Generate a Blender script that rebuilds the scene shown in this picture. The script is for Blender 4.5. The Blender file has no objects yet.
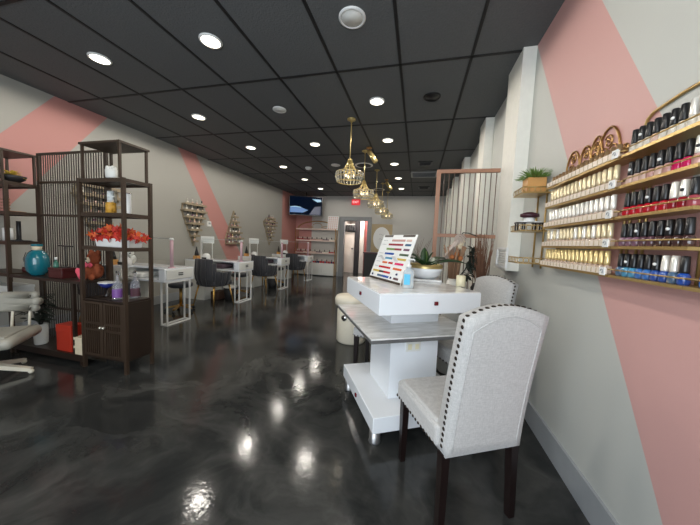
import bpy, bmesh, math, random
from mathutils import Vector, Matrix, Euler
random.seed(7)
PI = math.pi
scn = bpy.context.scene
col = scn.collection
CAMH = 1.235          # eye height
XL, XR, YB, YF, ZC = -4.45, 0.853, 9.5, -1.6, 2.888
ORD = ['first','second','third','fourth','fifth','sixth','seventh','eighth','ninth','tenth','eleventh','twelfth','thirteenth',
       'fourteenth','fifteenth','sixteenth','seventeenth','eighteenth','nineteenth','twentieth','twenty-first','twenty-second',
       'twenty-third','twenty-fourth','twenty-fifth','twenty-sixth']

# ------------------------------------------------------------------ materials
def lin(c):
    f = lambda v: (v/12.92 if v <= .04045 else ((v+.055)/1.055)**2.4)
    return tuple(f(v/255) for v in c) + (1.0,)

def mat(name, rgb, rough=.5, metal=0., noise=.06, scale=20., bump=0., trans=0., emit=None, estr=0., coat=0., spec=None, sheen=0., alpha=1., ior=None):
    m = bpy.data.materials.new(name); m.use_nodes = True
    nt = m.node_tree; b = nt.nodes['Principled BSDF']
    c = lin(rgb)
    b.inputs['Roughness'].default_value = rough; b.inputs['Metallic'].default_value = metal
    if noise > 0:
        tc = nt.nodes.new('ShaderNodeTexCoord'); n = nt.nodes.new('ShaderNodeTexNoise')
        n.inputs['Scale'].default_value = scale; n.inputs['Detail'].default_value = 3
        nt.links.new(tc.outputs['Object'], n.inputs['Vector'])
        mx = nt.nodes.new('ShaderNodeMix'); mx.data_type = 'RGBA'
        mx.inputs['A'].default_value = tuple(v*(1-noise) for v in c[:3])+(1,)
        mx.inputs['B'].default_value = tuple(min(1, v*(1+noise)) for v in c[:3])+(1,)
        nt.links.new(n.outputs['Fac'], mx.inputs['Factor']); nt.links.new(mx.outputs['Result'], b.inputs['Base Color'])
        if bump > 0:
            bp = nt.nodes.new('ShaderNodeBump'); bp.inputs['Strength'].default_value = bump; bp.inputs['Distance'].default_value = .01
            nt.links.new(n.outputs['Fac'], bp.inputs['Height']); nt.links.new(bp.outputs['Normal'], b.inputs['Normal'])
    else:
        b.inputs['Base Color'].default_value = c
    b.inputs['Transmission Weight'].default_value = trans
    b.inputs['Coat Weight'].default_value = coat
    if sheen: b.inputs['Sheen Weight'].default_value = sheen
    if ior: b.inputs['IOR'].default_value = ior
    if alpha < 1: b.inputs['Alpha'].default_value = alpha
    if emit:
        b.inputs['Emission Color'].default_value = lin(emit); b.inputs['Emission Strength'].default_value = estr
    return m

def nd(nt, typ, **kw):
    n = nt.nodes.new(typ)
    for k, v in kw.items(): setattr(n, k, v)
    return n

def mth(nt, op, a, b=None):
    n = nd(nt, 'ShaderNodeMath', operation=op)
    for i, v in enumerate((a, b)):
        if v is None: continue
        if isinstance(v, (int, float)): n.inputs[i].default_value = v
        else: nt.links.new(v, n.inputs[i])
    return n.outputs[0]

def wall_mat(name, grey, pink, bands, ax='Y'):
    """painted wall; bands: list of list of (slope, ref_u, ref_z, side): pink where every half-plane holds (z - z0 - s(u-u0))*side > 0"""
    m = mat(name, grey, .55, noise=0)
    nt = m.node_tree; b = nt.nodes['Principled BSDF']
    tc = nd(nt, 'ShaderNodeTexCoord'); sx = nd(nt, 'ShaderNodeSeparateXYZ')
    nt.links.new(tc.outputs['Object'], sx.inputs[0])
    u, z = sx.outputs[ax], sx.outputs['Z']
    total = None
    for band in bands:
        acc = None
        for (s, u0, z0, side) in band:
            if s is None: d = mth(nt, 'SUBTRACT', u, u0)          # vertical edge
            else:
                t = mth(nt, 'MULTIPLY', mth(nt, 'SUBTRACT', u, u0), s)
                d = mth(nt, 'SUBTRACT', mth(nt, 'SUBTRACT', z, z0), t)
            d = mth(nt, 'GREATER_THAN', mth(nt, 'MULTIPLY', d, side), 0.)
            acc = d if acc is None else mth(nt, 'MULTIPLY', acc, d)
        total = acc if total is None else mth(nt, 'MAXIMUM', total, acc)
    n = nd(nt, 'ShaderNodeTexNoise'); n.inputs['Scale'].default_value = 1.6; n.inputs['Detail'].default_value = 4
    nt.links.new(tc.outputs['Object'], n.inputs['Vector'])
    g = lin(grey); p = lin(pink)
    def mixc(fac, A, B):
        x = nd(nt, 'ShaderNodeMix', data_type='RGBA')
        if isinstance(fac, float): x.inputs['Factor'].default_value = fac
        else: nt.links.new(fac, x.inputs['Factor'])
        for k, v in (('A', A), ('B', B)):
            if isinstance(v, tuple): x.inputs[k].default_value = v
            else: nt.links.new(v, x.inputs[k])
        return x.outputs['Result']
    sc = lambda c, f: tuple(v*f for v in c[:3])+(1,)
    cg = mixc(n.outputs['Fac'], sc(g, .96), sc(g, 1.04))
    if total is not None:
        cp = mixc(n.outputs['Fac'], sc(p, .96), sc(p, 1.04))
        cg = mixc(total, cg, cp)
    nt.links.new(cg, b.inputs['Base Color'])
    n2 = nd(nt, 'ShaderNodeTexNoise'); n2.inputs['Scale'].default_value = 180
    nt.links.new(tc.outputs['Object'], n2.inputs['Vector'])
    bp = nd(nt, 'ShaderNodeBump'); bp.inputs['Strength'].default_value = .06; bp.inputs['Distance'].default_value = .004
    nt.links.new(n2.outputs['Fac'], bp.inputs['Height']); nt.links.new(bp.outputs['Normal'], b.inputs['Normal'])
    return m

def floor_mat():
    m = mat('metallic epoxy', (40, 41, 44), .13, noise=0)
    nt = m.node_tree; b = nt.nodes['Principled BSDF']
    b.inputs['Specular IOR Level'].default_value = .36
    tc = nd(nt, 'ShaderNodeTexCoord')
    n0 = nd(nt, 'ShaderNodeTexNoise'); n0.inputs['Scale'].default_value = 1.1; n0.inputs['Detail'].default_value = 4
    nt.links.new(tc.outputs['Object'], n0.inputs['Vector'])
    va = nd(nt, 'ShaderNodeVectorMath', operation='MULTIPLY_ADD'); va.inputs[1].default_value = (1.1, 1.1, 1.1)
    nt.links.new(n0.outputs['Color'], va.inputs[0]); nt.links.new(tc.outputs['Object'], va.inputs[2])
    n1 = nd(nt, 'ShaderNodeTexNoise'); n1.inputs['Scale'].default_value = 2.1; n1.inputs['Detail'].default_value = 8
    n1.inputs['Roughness'].default_value = .6; n1.inputs['Distortion'].default_value = .5
    nt.links.new(va.outputs[0], n1.inputs['Vector'])
    r = nd(nt, 'ShaderNodeValToRGB'); cr = r.color_ramp
    cr.elements[0].position = .3; cr.elements[0].color = lin((33, 34, 34))
    cr.elements[1].position = .85; cr.elements[1].color = lin((90, 90, 87))
    e = cr.elements.new(.46); e.color = lin((41, 42, 41))
    e = cr.elements.new(.6); e.color = lin((55, 55, 53))
    nt.links.new(n1.outputs['Fac'], r.inputs[0])
    # pale swirling filaments
    n2 = nd(nt, 'ShaderNodeTexNoise'); n2.inputs['Scale'].default_value = 1.5; n2.inputs['Detail'].default_value = 5; n2.inputs['Distortion'].default_value = 1.2
    nt.links.new(va.outputs[0], n2.inputs['Vector'])
    ridge = mth(nt, 'ABSOLUTE', mth(nt, 'SUBTRACT', n2.outputs['Fac'], .5))
    fil = nd(nt, 'ShaderNodeMapRange'); fil.inputs['From Min'].default_value = 0; fil.inputs['From Max'].default_value = .09
    fil.inputs['To Min'].default_value = .42; fil.inputs['To Max'].default_value = 0
    nt.links.new(ridge, fil.inputs['Value'])
    fm = mth(nt, 'MULTIPLY', fil.outputs[0], n1.outputs['Fac'])
    mx = nd(nt, 'ShaderNodeMix', data_type='RGBA'); mx.inputs['B'].default_value = lin((88, 88, 85))
    nt.links.new(fm, mx.inputs['Factor']); nt.links.new(r.outputs[0], mx.inputs['A'])
    nt.links.new(mx.outputs['Result'], b.inputs['Base Color'])
    mr = nd(nt, 'ShaderNodeMapRange'); mr.inputs['To Min'].default_value = .08; mr.inputs['To Max'].default_value = .17
    nt.links.new(n1.outputs['Fac'], mr.inputs['Value']); nt.links.new(mr.outputs[0], b.inputs['Roughness'])
    n3 = nd(nt, 'ShaderNodeTexNoise'); n3.inputs['Scale'].default_value = 34; n3.inputs['Detail'].default_value = 2
    nt.links.new(tc.outputs['Object'], n3.inputs['Vector'])
    bp = nd(nt, 'ShaderNodeBump'); bp.inputs['Strength'].default_value = .06; bp.inputs['Distance'].default_value = .01
    nt.links.new(n3.outputs['Fac'], bp.inputs['Height']); nt.links.new(bp.outputs['Normal'], b.inputs['Normal'])
    return m

def marble_mat():
    m = mat('grey veined marble', (205, 203, 198), .07, noise=0)
    nt = m.node_tree; b = nt.nodes['Principled BSDF']
    tc = nd(nt, 'ShaderNodeTexCoord')
    n = nd(nt, 'ShaderNodeTexNoise'); n.inputs['Scale'].default_value = 3.2; n.inputs['Detail'].default_value = 8; n.inputs['Distortion'].default_value = 2.2
    mp = nd(nt, 'ShaderNodeMapping'); mp.inputs['Scale'].default_value = (1, 3.2, 1)
    nt.links.new(tc.outputs['Object'], mp.inputs[0]); nt.links.new(mp.outputs[0], n.inputs['Vector'])
    r = nd(nt, 'ShaderNodeValToRGB'); cr = r.color_ramp
    cr.elements[0].position = .35; cr.elements[0].color = lin((208, 206, 202))
    cr.elements[1].position = .65; cr.elements[1].color = lin((236, 235, 233))
    nt.links.new(n.outputs['Fac'], r.inputs[0]); nt.links.new(r.outputs[0], b.inputs['Base Color'])
    return m

def fabric_mat(name, rgb, scale=260, contrast=.16):
    m = mat(name, rgb, .9, noise=0, sheen=.25)
    nt = m.node_tree; b = nt.nodes['Principled BSDF']
    tc = nd(nt, 'ShaderNodeTexCoord')
    outs = []
    for sc in ((1, 1, .12), (.12, .12, 1.3)):
        mp = nd(nt, 'ShaderNodeMapping'); mp.inputs['Scale'].default_value = sc
        n = nd(nt, 'ShaderNodeTexNoise'); n.inputs['Scale'].default_value = scale; n.inputs['Detail'].default_value = 2
        nt.links.new(tc.outputs['Object'], mp.inputs[0]); nt.links.new(mp.outputs[0], n.inputs['Vector']); outs.append(n.outputs['Fac'])
    f = mth(nt, 'MULTIPLY', mth(nt, 'ADD', outs[0], outs[1]), .5)
    r = nd(nt, 'ShaderNodeValToRGB'); c = lin(rgb)
    r.color_ramp.elements[0].position = .38; r.color_ramp.elements[0].color = tuple(v*(1-contrast*1.6) for v in c[:3])+(1,)
    r.color_ramp.elements[1].position = .62; r.color_ramp.elements[1].color = tuple(min(1, v*(1+contrast)) for v in c[:3])+(1,)
    nt.links.new(f, r.inputs[0]); nt.links.new(r.outputs[0], b.inputs['Base Color'])
    bp = nd(nt, 'ShaderNodeBump'); bp.inputs['Strength'].default_value = .25; bp.inputs['Distance'].default_value = .002
    nt.links.new(f, bp.inputs['Height']); nt.links.new(bp.outputs['Normal'], b.inputs['Normal'])
    return m

PINK = (184, 129, 122)
M = {}
M['floor'] = floor_mat()
M['tile'] = mat('charcoal ceiling tile', (92, 94, 95), .75, noise=.18, scale=70, bump=.35)
M['grid'] = mat('black ceiling grid', (18, 18, 20), .6)
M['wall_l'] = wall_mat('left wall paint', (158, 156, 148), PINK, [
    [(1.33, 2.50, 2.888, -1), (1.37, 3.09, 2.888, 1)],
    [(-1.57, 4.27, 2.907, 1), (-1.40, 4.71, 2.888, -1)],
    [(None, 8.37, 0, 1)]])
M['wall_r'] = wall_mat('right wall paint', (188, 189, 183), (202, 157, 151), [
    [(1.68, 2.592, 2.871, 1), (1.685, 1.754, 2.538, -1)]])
M['wall_b'] = wall_mat('back wall paint', (184, 182, 176), PINK, [[(None, -3.83, 0, -1)]], 'X')
M['pilaster'] = mat('pilaster paint', (224, 222, 212), .5)
M['base'] = mat('grey baseboard paint', (156, 159, 161), .4)
M['trim'] = mat('grey door trim', (128, 130, 131), .45)
M['white'] = mat('white lacquer', (232, 235, 238), .12, noise=.01, coat=.3)
M['white_m'] = mat('white satin', (222, 222, 216), .4, noise=.02)
M['white_p'] = mat('white plastic', (228, 228, 225), .35, noise=.02)
M['marble'] = marble_mat()
M['edge'] = mat('dark slab edge', (112, 112, 112), .3, metal=.4)
M['chrome'] = mat('brushed chrome', (205, 205, 205), .18, metal=1, noise=.03)
M['steel'] = mat('satin steel', (168, 168, 168), .35, metal=.9, noise=.05)
M['bronze'] = mat('dark bronze wood', (56, 42, 31), .45, noise=.2, scale=12)
M['bronze_d'] = mat('dark walnut panel', (38, 27, 20), .4, noise=.2, scale=14)
M['fabric'] = fabric_mat('grey linen', (186, 184, 181), 340, .10)
M['nail'] = mat('antique nailhead', (70, 62, 56), .3, metal=1)
M['espresso'] = mat('espresso wood', (24, 14, 13), .3, noise=.15)
M['gold'] = mat('brass wire', (186, 156, 100), .32, metal=.7, noise=.06)
M['gold_b'] = mat('bright gold', (194, 174, 118), .3, metal=.75, noise=.04)
M['bronze_gold'] = mat('aged gold', (176, 138, 88), .35, metal=1, noise=.15)
M['gold_leg'] = mat('gold leg', (190, 150, 84), .3, metal=1)
M['black'] = mat('black plastic', (22, 22, 24), .3)
M['black_soft'] = mat('black velvet', (44, 45, 50), .8, noise=.12, scale=60, sheen=.3)
M['dark'] = mat('dark grey', (36, 35, 36), .6)
M['crystal'] = mat('crystal glass', (186, 182, 166), .08, noise=0, trans=.3, ior=1.5)
M['glass'] = mat('clear glass', (245, 248, 248), .03, noise=0, trans=1, ior=1.45)
M['acrylic'] = mat('clear acrylic', (250, 252, 252), .02, noise=0, trans=1, ior=1.02)
M['acrylic_edge'] = mat('acrylic edge', (170, 172, 172), .3, noise=0)
M['lamp'] = mat('lamp lens', (255, 250, 235), .4, noise=0, emit=(255, 246, 226), estr=3)
M['bulb'] = mat('warm bulb', (255, 230, 170), .4, noise=0, emit=(255, 230, 190), estr=1.0)
M['teal'] = mat('teal glaze', (22, 104, 118), .1, noise=.3, scale=6, coat=.5)
M['red_box'] = mat('dark red lacquer', (66, 24, 24), .3)
M['orange'] = mat('orange card', (176, 48, 28), .5)
M['cream'] = mat('cream card', (222, 206, 176), .55)
M['cream_l'] = mat('cream leather', (222, 214, 194), .35, bump=.05, scale=80)
M['grey_l'] = mat('stone leather', (160, 156, 144), .45, bump=.08, scale=60)
M['candle'] = mat('amber wax', (216, 158, 58), .4, noise=.1)
M['ivory'] = mat('ivory wax', (224, 216, 182), .5)
M['leaf_red'] = mat('red maple leaf', (190, 48, 36), .6, noise=.35, scale=22)
M['leaf_or'] = mat('orange maple leaf', (206, 96, 40), .6, noise=.35, scale=22)
M['leaf_y'] = mat('yellow leaf', (198, 168, 66), .6, noise=.3)
M['leaf_g'] = mat('deep green leaf', (42, 72, 38), .38, noise=.3, scale=14)
M['leaf_b'] = mat('bright green leaf', (104, 134, 62), .5, noise=.3, scale=24)
M['leaf_dk'] = mat('dark foliage', (26, 34, 24), .6, noise=.3)
M['wood'] = mat('honey pine', (198, 146, 82), .5, noise=.2, scale=9)
M['screen_wood'] = mat('rosy oak', (158, 114, 88), .5, noise=.15, scale=10)
M['rod'] = mat('brown rod', (112, 94, 84), .5)
M['rack_wood'] = mat('weathered wood', (150, 136, 112), .6, noise=.25, scale=14)
M['shelf_cream'] = mat('pale shelf', (222, 200, 188), .5)
M['twig'] = mat('dry twig', (112, 78, 58), .8, noise=.3)
M['cobalt'] = mat('cobalt glaze', (38, 48, 116), .15, noise=.15)
M['lilac'] = mat('lilac label', (122, 78, 146), .5)
M['plush'] = mat('brown plush', (136, 66, 36), .95, noise=.25, scale=60, bump=.3)
M['pinkc'] = mat('pink cloth', (232, 92, 112), .8)
M['lamp_pink'] = mat('rose lamp post', (192, 160, 168), .2)
M['cyan'] = mat('cyan label', (72, 178, 214), .4)
M['gel'] = mat('clear gel', (226, 238, 244), .08, noise=0, alpha=.38)
M['gel_thin'] = mat('thin glass', (206, 206, 214), .05, noise=0, alpha=.22)
M['ruby'] = mat('ruby knob', (96, 14, 26), .15)
M['tan'] = mat('tan stalks', (150, 118, 92), .85, noise=.2)
M['tan_panel'] = mat('gold flecked panel', (176, 156, 118), .5, noise=.3, scale=30)
M['exit_red'] = mat('exit red', (196, 34, 44), .4, noise=0, emit=(220, 40, 50), estr=.5)
M['silver'] = mat('pale champagne', (226, 220, 204), .25, metal=.7, noise=.05)
M['cap_ivory'] = mat('champagne cap', (230, 214, 176), .28, metal=.45, noise=.1)
M['cap_white'] = mat('white and window-sheen cap', (236, 232, 222), .2, metal=.35, noise=.04)  # paints window reflections on gold caps, and serves truly white caps
M['cap_gold'] = mat('gold cap', (232, 208, 148), .28, metal=.5, noise=.08)
M['cap_bronze'] = mat('bronze cap', (150, 122, 88), .35, metal=.5, noise=.1)
M['cap_black'] = mat('black cap', (24, 24, 26), .28, noise=.05)
M['nude'] = mat('nude polish', (214, 190, 170), .12, coat=.6, noise=.08, scale=12)
def pol(name, c): M[name] = mat(name, c, .1, coat=.7, noise=.06)
for n_, c_ in (('milk', (236, 230, 216)), ('blush', (222, 190, 176)), ('rose', (206, 160, 150)), ('hot pink', (212, 24, 96)), ('red', (186, 20, 40)),
               ('cherry', (150, 16, 36)), ('dusty red', (160, 70, 78)), ('mauve', (120, 86, 104)), ('plum', (92, 62, 70)), ('cocoa', (70, 46, 44)),
               ('sky blue', (72, 142, 178)), ('blue', (44, 104, 178)), ('royal blue', (28, 74, 158)), ('steel blue', (70, 100, 130)), ('ink', (30, 40, 90))):
    pol(n_+' polish', c_)

# ------------------------------------------------------------------ mesh builder
class MB:
    def __init__(s): s.bm = bmesh.new()
    def _add(s, verts, faces, mi=0, smooth=False):
        vs = [s.bm.verts.new(v) for v in verts]
        for f in faces:
            try:
                fc = s.bm.faces.new([vs[i] for i in f]); fc.material_index = mi; fc.smooth = smooth
            except ValueError: pass
        return vs
    def box(s, c, d, mi=0, rot=None, bevel=0.):
        hx, hy, hz = (v/2 for v in d)
        V = [Vector(p) for p in ((-hx,-hy,-hz),(hx,-hy,-hz),(hx,hy,-hz),(-hx,hy,-hz),(-hx,-hy,hz),(hx,-hy,hz),(hx,hy,hz),(-hx,hy,hz))]
        if rot is not None:
            R = Euler(rot).to_matrix() if not isinstance(rot, Matrix) else rot
            V = [R @ v for v in V]
        c = Vector(c)
        vs = s._add([c+v for v in V], [(0,3,2,1),(4,5,6,7),(0,1,5,4),(1,2,6,5),(2,3,7,6),(3,0,4,7)], mi)
        if bevel > 0:
            es = list({e for v in vs for e in v.link_edges})
            r = bmesh.ops.bevel(s.bm, geom=es, offset=bevel, segments=3, affect='EDGES', profile=.5)
            for f in r['faces']: f.material_index = mi; f.smooth = True
        return s
    def b2(s, x0, x1, y0, y1, z0, z1, mi=0, bevel=0.):
        return s.box(((x0+x1)/2, (y0+y1)/2, (z0+z1)/2), (abs(x1-x0), abs(y1-y0), abs(z1-z0)), mi, None, bevel)
    def bar(s, p, q, w, d=None, mi=0, w2=None, d2=None):
        p, q = Vector(p), Vector(q); d = d or w; w2 = w2 or w; d2 = d2 or d
        ax = (q-p).normalized(); up = Vector((0, 1, 0)) if abs(ax.z) > .9 else Vector((0, 0, 1))
        r = ax.cross(up).normalized(); u = r.cross(ax)
        V = [p+r*a*w/2+u*b*d/2 for a, b in ((-1,-1),(1,-1),(1,1),(-1,1))] + [q+r*a*w2/2+u*b*d2/2 for a, b in ((-1,-1),(1,-1),(1,1),(-1,1))]
        s._add(V, [(0,3,2,1),(4,5,6,7),(0,1,5,4),(1,2,6,5),(2,3,7,6),(3,0,4,7)], mi); return s
    def tube(s, pts, r, seg=8, mi=0, closed=False, r_end=None):
        pts = [Vector(p) for p in pts]; n = len(pts); rings = []
        prev = None
        for i, p in enumerate(pts):
            if closed: t = (pts[(i+1) % n]-pts[i-1]).normalized()
            else: t = (pts[min(i+1, n-1)]-pts[max(i-1, 0)]).normalized()
            if prev is None:
                a = Vector((0, 0, 1)) if abs(t.z) < .9 else Vector((1, 0, 0))
                x = t.cross(a).normalized()
            else:
                x = (prev - t*prev.dot(t)); x = x.normalized() if x.length > 1e-6 else t.orthogonal().normalized()
            prev = x; y = t.cross(x)
            rr = r if r_end is None else r+(r_end-r)*i/max(1, n-1)
            rings.append([p+x*rr*math.cos(2*PI*k/seg)+y*rr*math.sin(2*PI*k/seg) for k in range(seg)])
        V = [v for ring in rings for v in ring]; F = []
        m = n if closed else n-1
        for i in range(m):
            for k in range(seg):
                a, b = i*seg+k, i*seg+(k+1) % seg; j = (i+1) % n
                F.append((a, b, j*seg+(k+1) % seg, j*seg+k))
        if not closed: F += [tuple(range(seg))[::-1], tuple((n-1)*seg+k for k in range(seg))]
        s._add(V, F, mi, True); return s
    def lathe(s, prof, c=(0, 0, 0), seg=24, mi=0, smooth=True, sx=1., sy=1., caps=True):
        c = Vector(c); V = []; F = []
        for r, z in prof:
            V += [c+Vector((r*sx*math.cos(2*PI*k/seg), r*sy*math.sin(2*PI*k/seg), z)) for k in range(seg)]
        for i in range(len(prof)-1):
            for k in range(seg):
                a, b = i*seg+k, i*seg+(k+1) % seg
                F.append((a, b, b+seg, a+seg))
        if caps: F += [tuple(range(seg))[::-1], tuple((len(prof)-1)*seg+k for k in range(seg))]
        s._add(V, F, mi, smooth); return s
    def cyl(s, c, r, h, seg=20, mi=0, r2=None): return s.lathe([(r, 0), (r if r2 is None else r2, h)], c, seg, mi)
    def ball(s, c, r, mi=0, seg=16, sx=1, sy=1, sz=1):
        n = seg//2; prof = [(max(1e-4, r*math.sin(PI*i/n)), -r*sz*math.cos(PI*i/n)) for i in range(n+1)]
        return s.lathe(prof, c, seg, mi, True, sx, sy)
    def prism(s, poly, y0, y1, mi=0, axes='xz', smooth=False):
        """polygon in 2-D extruded along the third axis"""
        def P(a, b, t): return {'xz': (a, t, b), 'yz': (t, a, b), 'xy': (a, b, t)}[axes]
        n = len(poly)
        V = [P(a, b, y0) for a, b in poly]+[P(a, b, y1) for a, b in poly]
        F = [tuple(range(n)), tuple(range(2*n-1, n-1, -1))]+[(i, (i+1) % n, (i+1) % n+n, i+n) for i in range(n)]
        s._add(V, F, mi, smooth); return s
    def leaf(s, base, d, L, w, droop=0., mi=0, th=.002, n=6, fold=.0):
        """a curved blade from base along d; thickness th"""
        base, d = Vector(base), Vector(d).normalized()
        side = d.cross(Vector((0, 0, 1)))
        side = side.normalized() if side.length > 1e-4 else Vector((1, 0, 0))
        top = []; bot = []
        for i in range(n+1):
            t = i/n; p = base+d*L*t+Vector((0, 0, -droop*L*t*t))
            ww = w*math.sin(PI*min(1, .12+.88*t))**.8*.5 if t < 1 else .0005
            ww = max(ww, .0008)
            up = Vector((0, 0, th/2))
            for a in (-1, 0, 1):
                q = p+side*a*ww+Vector((0, 0, fold*ww*(abs(a)-.5)))
                top.append(q+up); bot.append(q-up)
        V = top+bot; N = len(top); F = []
        for i in range(n):
            for a in (0, 1):
                k = i*3+a
                F.append((k, k+1, k+4, k+3)); F.append((N+k, N+k+3, N+k+4, N+k+1))
            F.append((i*3, i*3+3, N+i*3+3, N+i*3)); F.append((i*3+2, N+i*3+2, N+i*3+5, i*3+5))
        s._add(V, F, mi, True); return s
    def build(s, name, mats, parent=None, loc=None, smooth=None):
        me = bpy.data.meshes.new(name)
        bmesh.ops.recalc_face_normals(s.bm, faces=s.bm.faces[:])
        s.bm.to_mesh(me); s.bm.free()
        if not isinstance(mats, (list, tuple)): mats = [mats]
        for m in mats: me.materials.append(M[m] if isinstance(m, str) else m)
        o = bpy.data.objects.new(name, me); col.objects.link(o)
        if parent is not None: o.parent = parent
        if loc is not None: o.location = loc
        return o

def thing(name, label, cat, loc=(0, 0, 0), rz=0., group=None):
    o = bpy.data.objects.new(name, None); col.objects.link(o)
    o.empty_display_size = .05; o.location = loc; o.rotation_euler = (0, 0, rz)
    return tag(o, label, cat, group)
def tag(o, label, cat, group=None):
    o['label'] = label; o['category'] = cat
    if group: o['group'] = group
    return o
def struct(o): o['kind'] = 'structure'; return o
def dup(root, loc, label, group=None, rz=None):
    r = root.copy(); col.objects.link(r); r.location = loc
    if rz is not None: r.rotation_euler = (0, 0, rz)
    r['label'] = label
    if group: r['group'] = group
    for ch in list(root.children):
        c = ch.copy(); col.objects.link(c); c.parent = r
        for g in list(ch.children):
            d = g.copy(); col.objects.link(d); d.parent = c
    return r

# ================================================================== SETTING
mb = MB(); mb.b2(XL-.1, XR+.1, YF-.1, YB+2.6, -.1, 0); struct(mb.build('floor', 'floor'))
mb = MB(); mb.b2(XL-.1, XR+.1, YF-.1, YB+.1, ZC, ZC+.1); struct(mb.build('ceiling', 'tile'))
mb = MB()
x = -3.905-.61
while x < XR:
    if x > XL: mb.b2(x-.012, x+.012, YF, YB, ZC-.006, ZC)
    x += .61
y = 2.6415-1.204*3
while y < YB:
    mb.b2(XL, XR, y-.012, y+.012, ZC-.006, ZC); y += 1.204
struct(mb.build('trim_1', 'grid'))
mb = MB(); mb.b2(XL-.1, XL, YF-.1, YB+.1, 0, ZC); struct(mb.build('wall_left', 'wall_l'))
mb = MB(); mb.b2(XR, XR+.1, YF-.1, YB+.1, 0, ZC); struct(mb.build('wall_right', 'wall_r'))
DX0, DX1, DZ = -2.58, -1.74, 2.02        # doorway in the back wall
mb = MB(); mb.b2(XL, DX0, YB, YB+.12, 0, ZC); mb.b2(DX1, XR, YB, YB+.12, 0, ZC); mb.b2(DX0, DX1, YB, YB+.12, DZ, ZC)
struct(mb.build('wall_back', 'wall_b'))
# shop front behind the viewer: low wall, mullions and glass
WX0, WX1, WZ0, WZ1 = -2.3, .7, .25, 2.78
mb = MB(); mb.b2(XL, XR, YF-.1, YF, 0, WZ0); mb.b2(XL, XR, YF-.1, YF, WZ1, ZC); mb.b2(XL, WX0, YF-.1, YF, WZ0, WZ1); mb.b2(WX1, XR, YF-.1, YF, WZ0, WZ1)
struct(mb.build('wall_front', 'wall_r'))
wf = MB()
for i in range(4):
    xx = WX0+(WX1-WX0)*i/3; wf.b2(xx-.03, xx+.03, YF-.09, YF-.01, WZ0, WZ1)
for zz in (WZ0+.03, WZ1-.03): wf.b2(WX0, WX1, YF-.09, YF-.01, zz-.03, zz+.03)
struct(wf.build('window_1', 'dark'))
mb = MB(); mb.b2(XL, XL+.015, YF, YB, 0, .15); struct(mb.build('baseboard_left', 'base'))
mb = MB(); mb.b2(XR-.015, XR, YF, YB, 0, .15); struct(mb.build('baseboard_right', 'base'))
mb = MB(); mb.b2(XL, DX0-.17, YB-.015, YB, 0, .15); mb.b2(DX1+.17, XR, YB-.015, YB, 0, .15); struct(mb.build('baseboard_back', 'base'))
# door casing and the passage behind it
mb = MB(); mb.b2(DX0-.17, DX0, YB-.03, YB+.13, 0, DZ+.14); mb.b2(DX1, DX1+.14, YB-.03, YB+.13, 0, DZ+.14); mb.b2(DX0, DX1, YB-.03, YB+.13, DZ, DZ+.14)
struct(mb.build('trim_2', 'trim'))
mb = MB(); mb.b2(-3.0, -2.9, YB+.12, YB+2.5, 0, 2.5); mb.b2(-1.45, -1.35, YB+.12, YB+2.5, 0, 2.5); mb.b2(-3.0, -1.35, YB+2.4, YB+2.5, 0, 2.5)
mb.b2(-3.0, -1.35, YB+.12, YB+2.5, 2.5, 2.6); struct(mb.build('wall_passage', mat('passage paint', (196, 186, 180), .6)))
d = MB(); d.b2(-2.92, -2.50, YB+1.3, YB+1.34, 0.01, 2.0); d.b2(-2.86, -2.56, YB+1.285, YB+1.3, .2, .9); d.b2(-2.86, -2.56, YB+1.285, YB+1.3, 1.05, 1.85)
do = d.build('door_1', mat('passage door', (226, 218, 208), .45)); struct(do)
h = MB(); h.ball((-2.56, YB+1.255, 1.0), .035); h.build('door_handle', 'black', do)
d = MB(); d.b2(-2.47, -2.30, YB+1.28, YB+1.42, 0, 2.3); struct(d.build('trim_3', mat('dark jamb', (38, 34, 36), .5)))
d = MB(); d.b2(-2.27, -2.10, YB+1.3, YB+1.34, .01, 2.3); struct(d.build('door_2', mat('pale passage door', (220, 212, 204), .5)))
d = MB(); d.b2(-2.08, -1.86, YB+1.3, YB+1.36, .01, 2.4); struct(d.build('wall_passage_end', mat('red passage wall', (146, 72, 66), .6)))
t = thing('hanging_coats', 'dark garments hanging high in the back passage beyond the doorway', 'coats', (-2.70, YB+1.22, 1.75))
m = MB()
for k in range(5): m.lathe([(.03, .2), (.06, .15), (.07, -.02), (.05, -.08)], (-.2+.1*k, 0, 0), seg=10, sy=.5)
m.tube([(-.25, 0, .2), (.25, 0, .2)], .01, 6); m.build('garments', 'dark', t)
# pilasters along the right wall
for i, (y0, y1, z0) in enumerate(((2.6, 2.975, 1.05), (3.85, 4.18, 0), (5.45, 5.8, 0), (6.93, 7.3, 0), (8.3, 8.65, 0))):
    mb = MB(); mb.b2(XR-.1, XR, y0, y1, z0, ZC); struct(mb.build('trim_%d' % (4+i), 'pilaster'))

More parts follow.
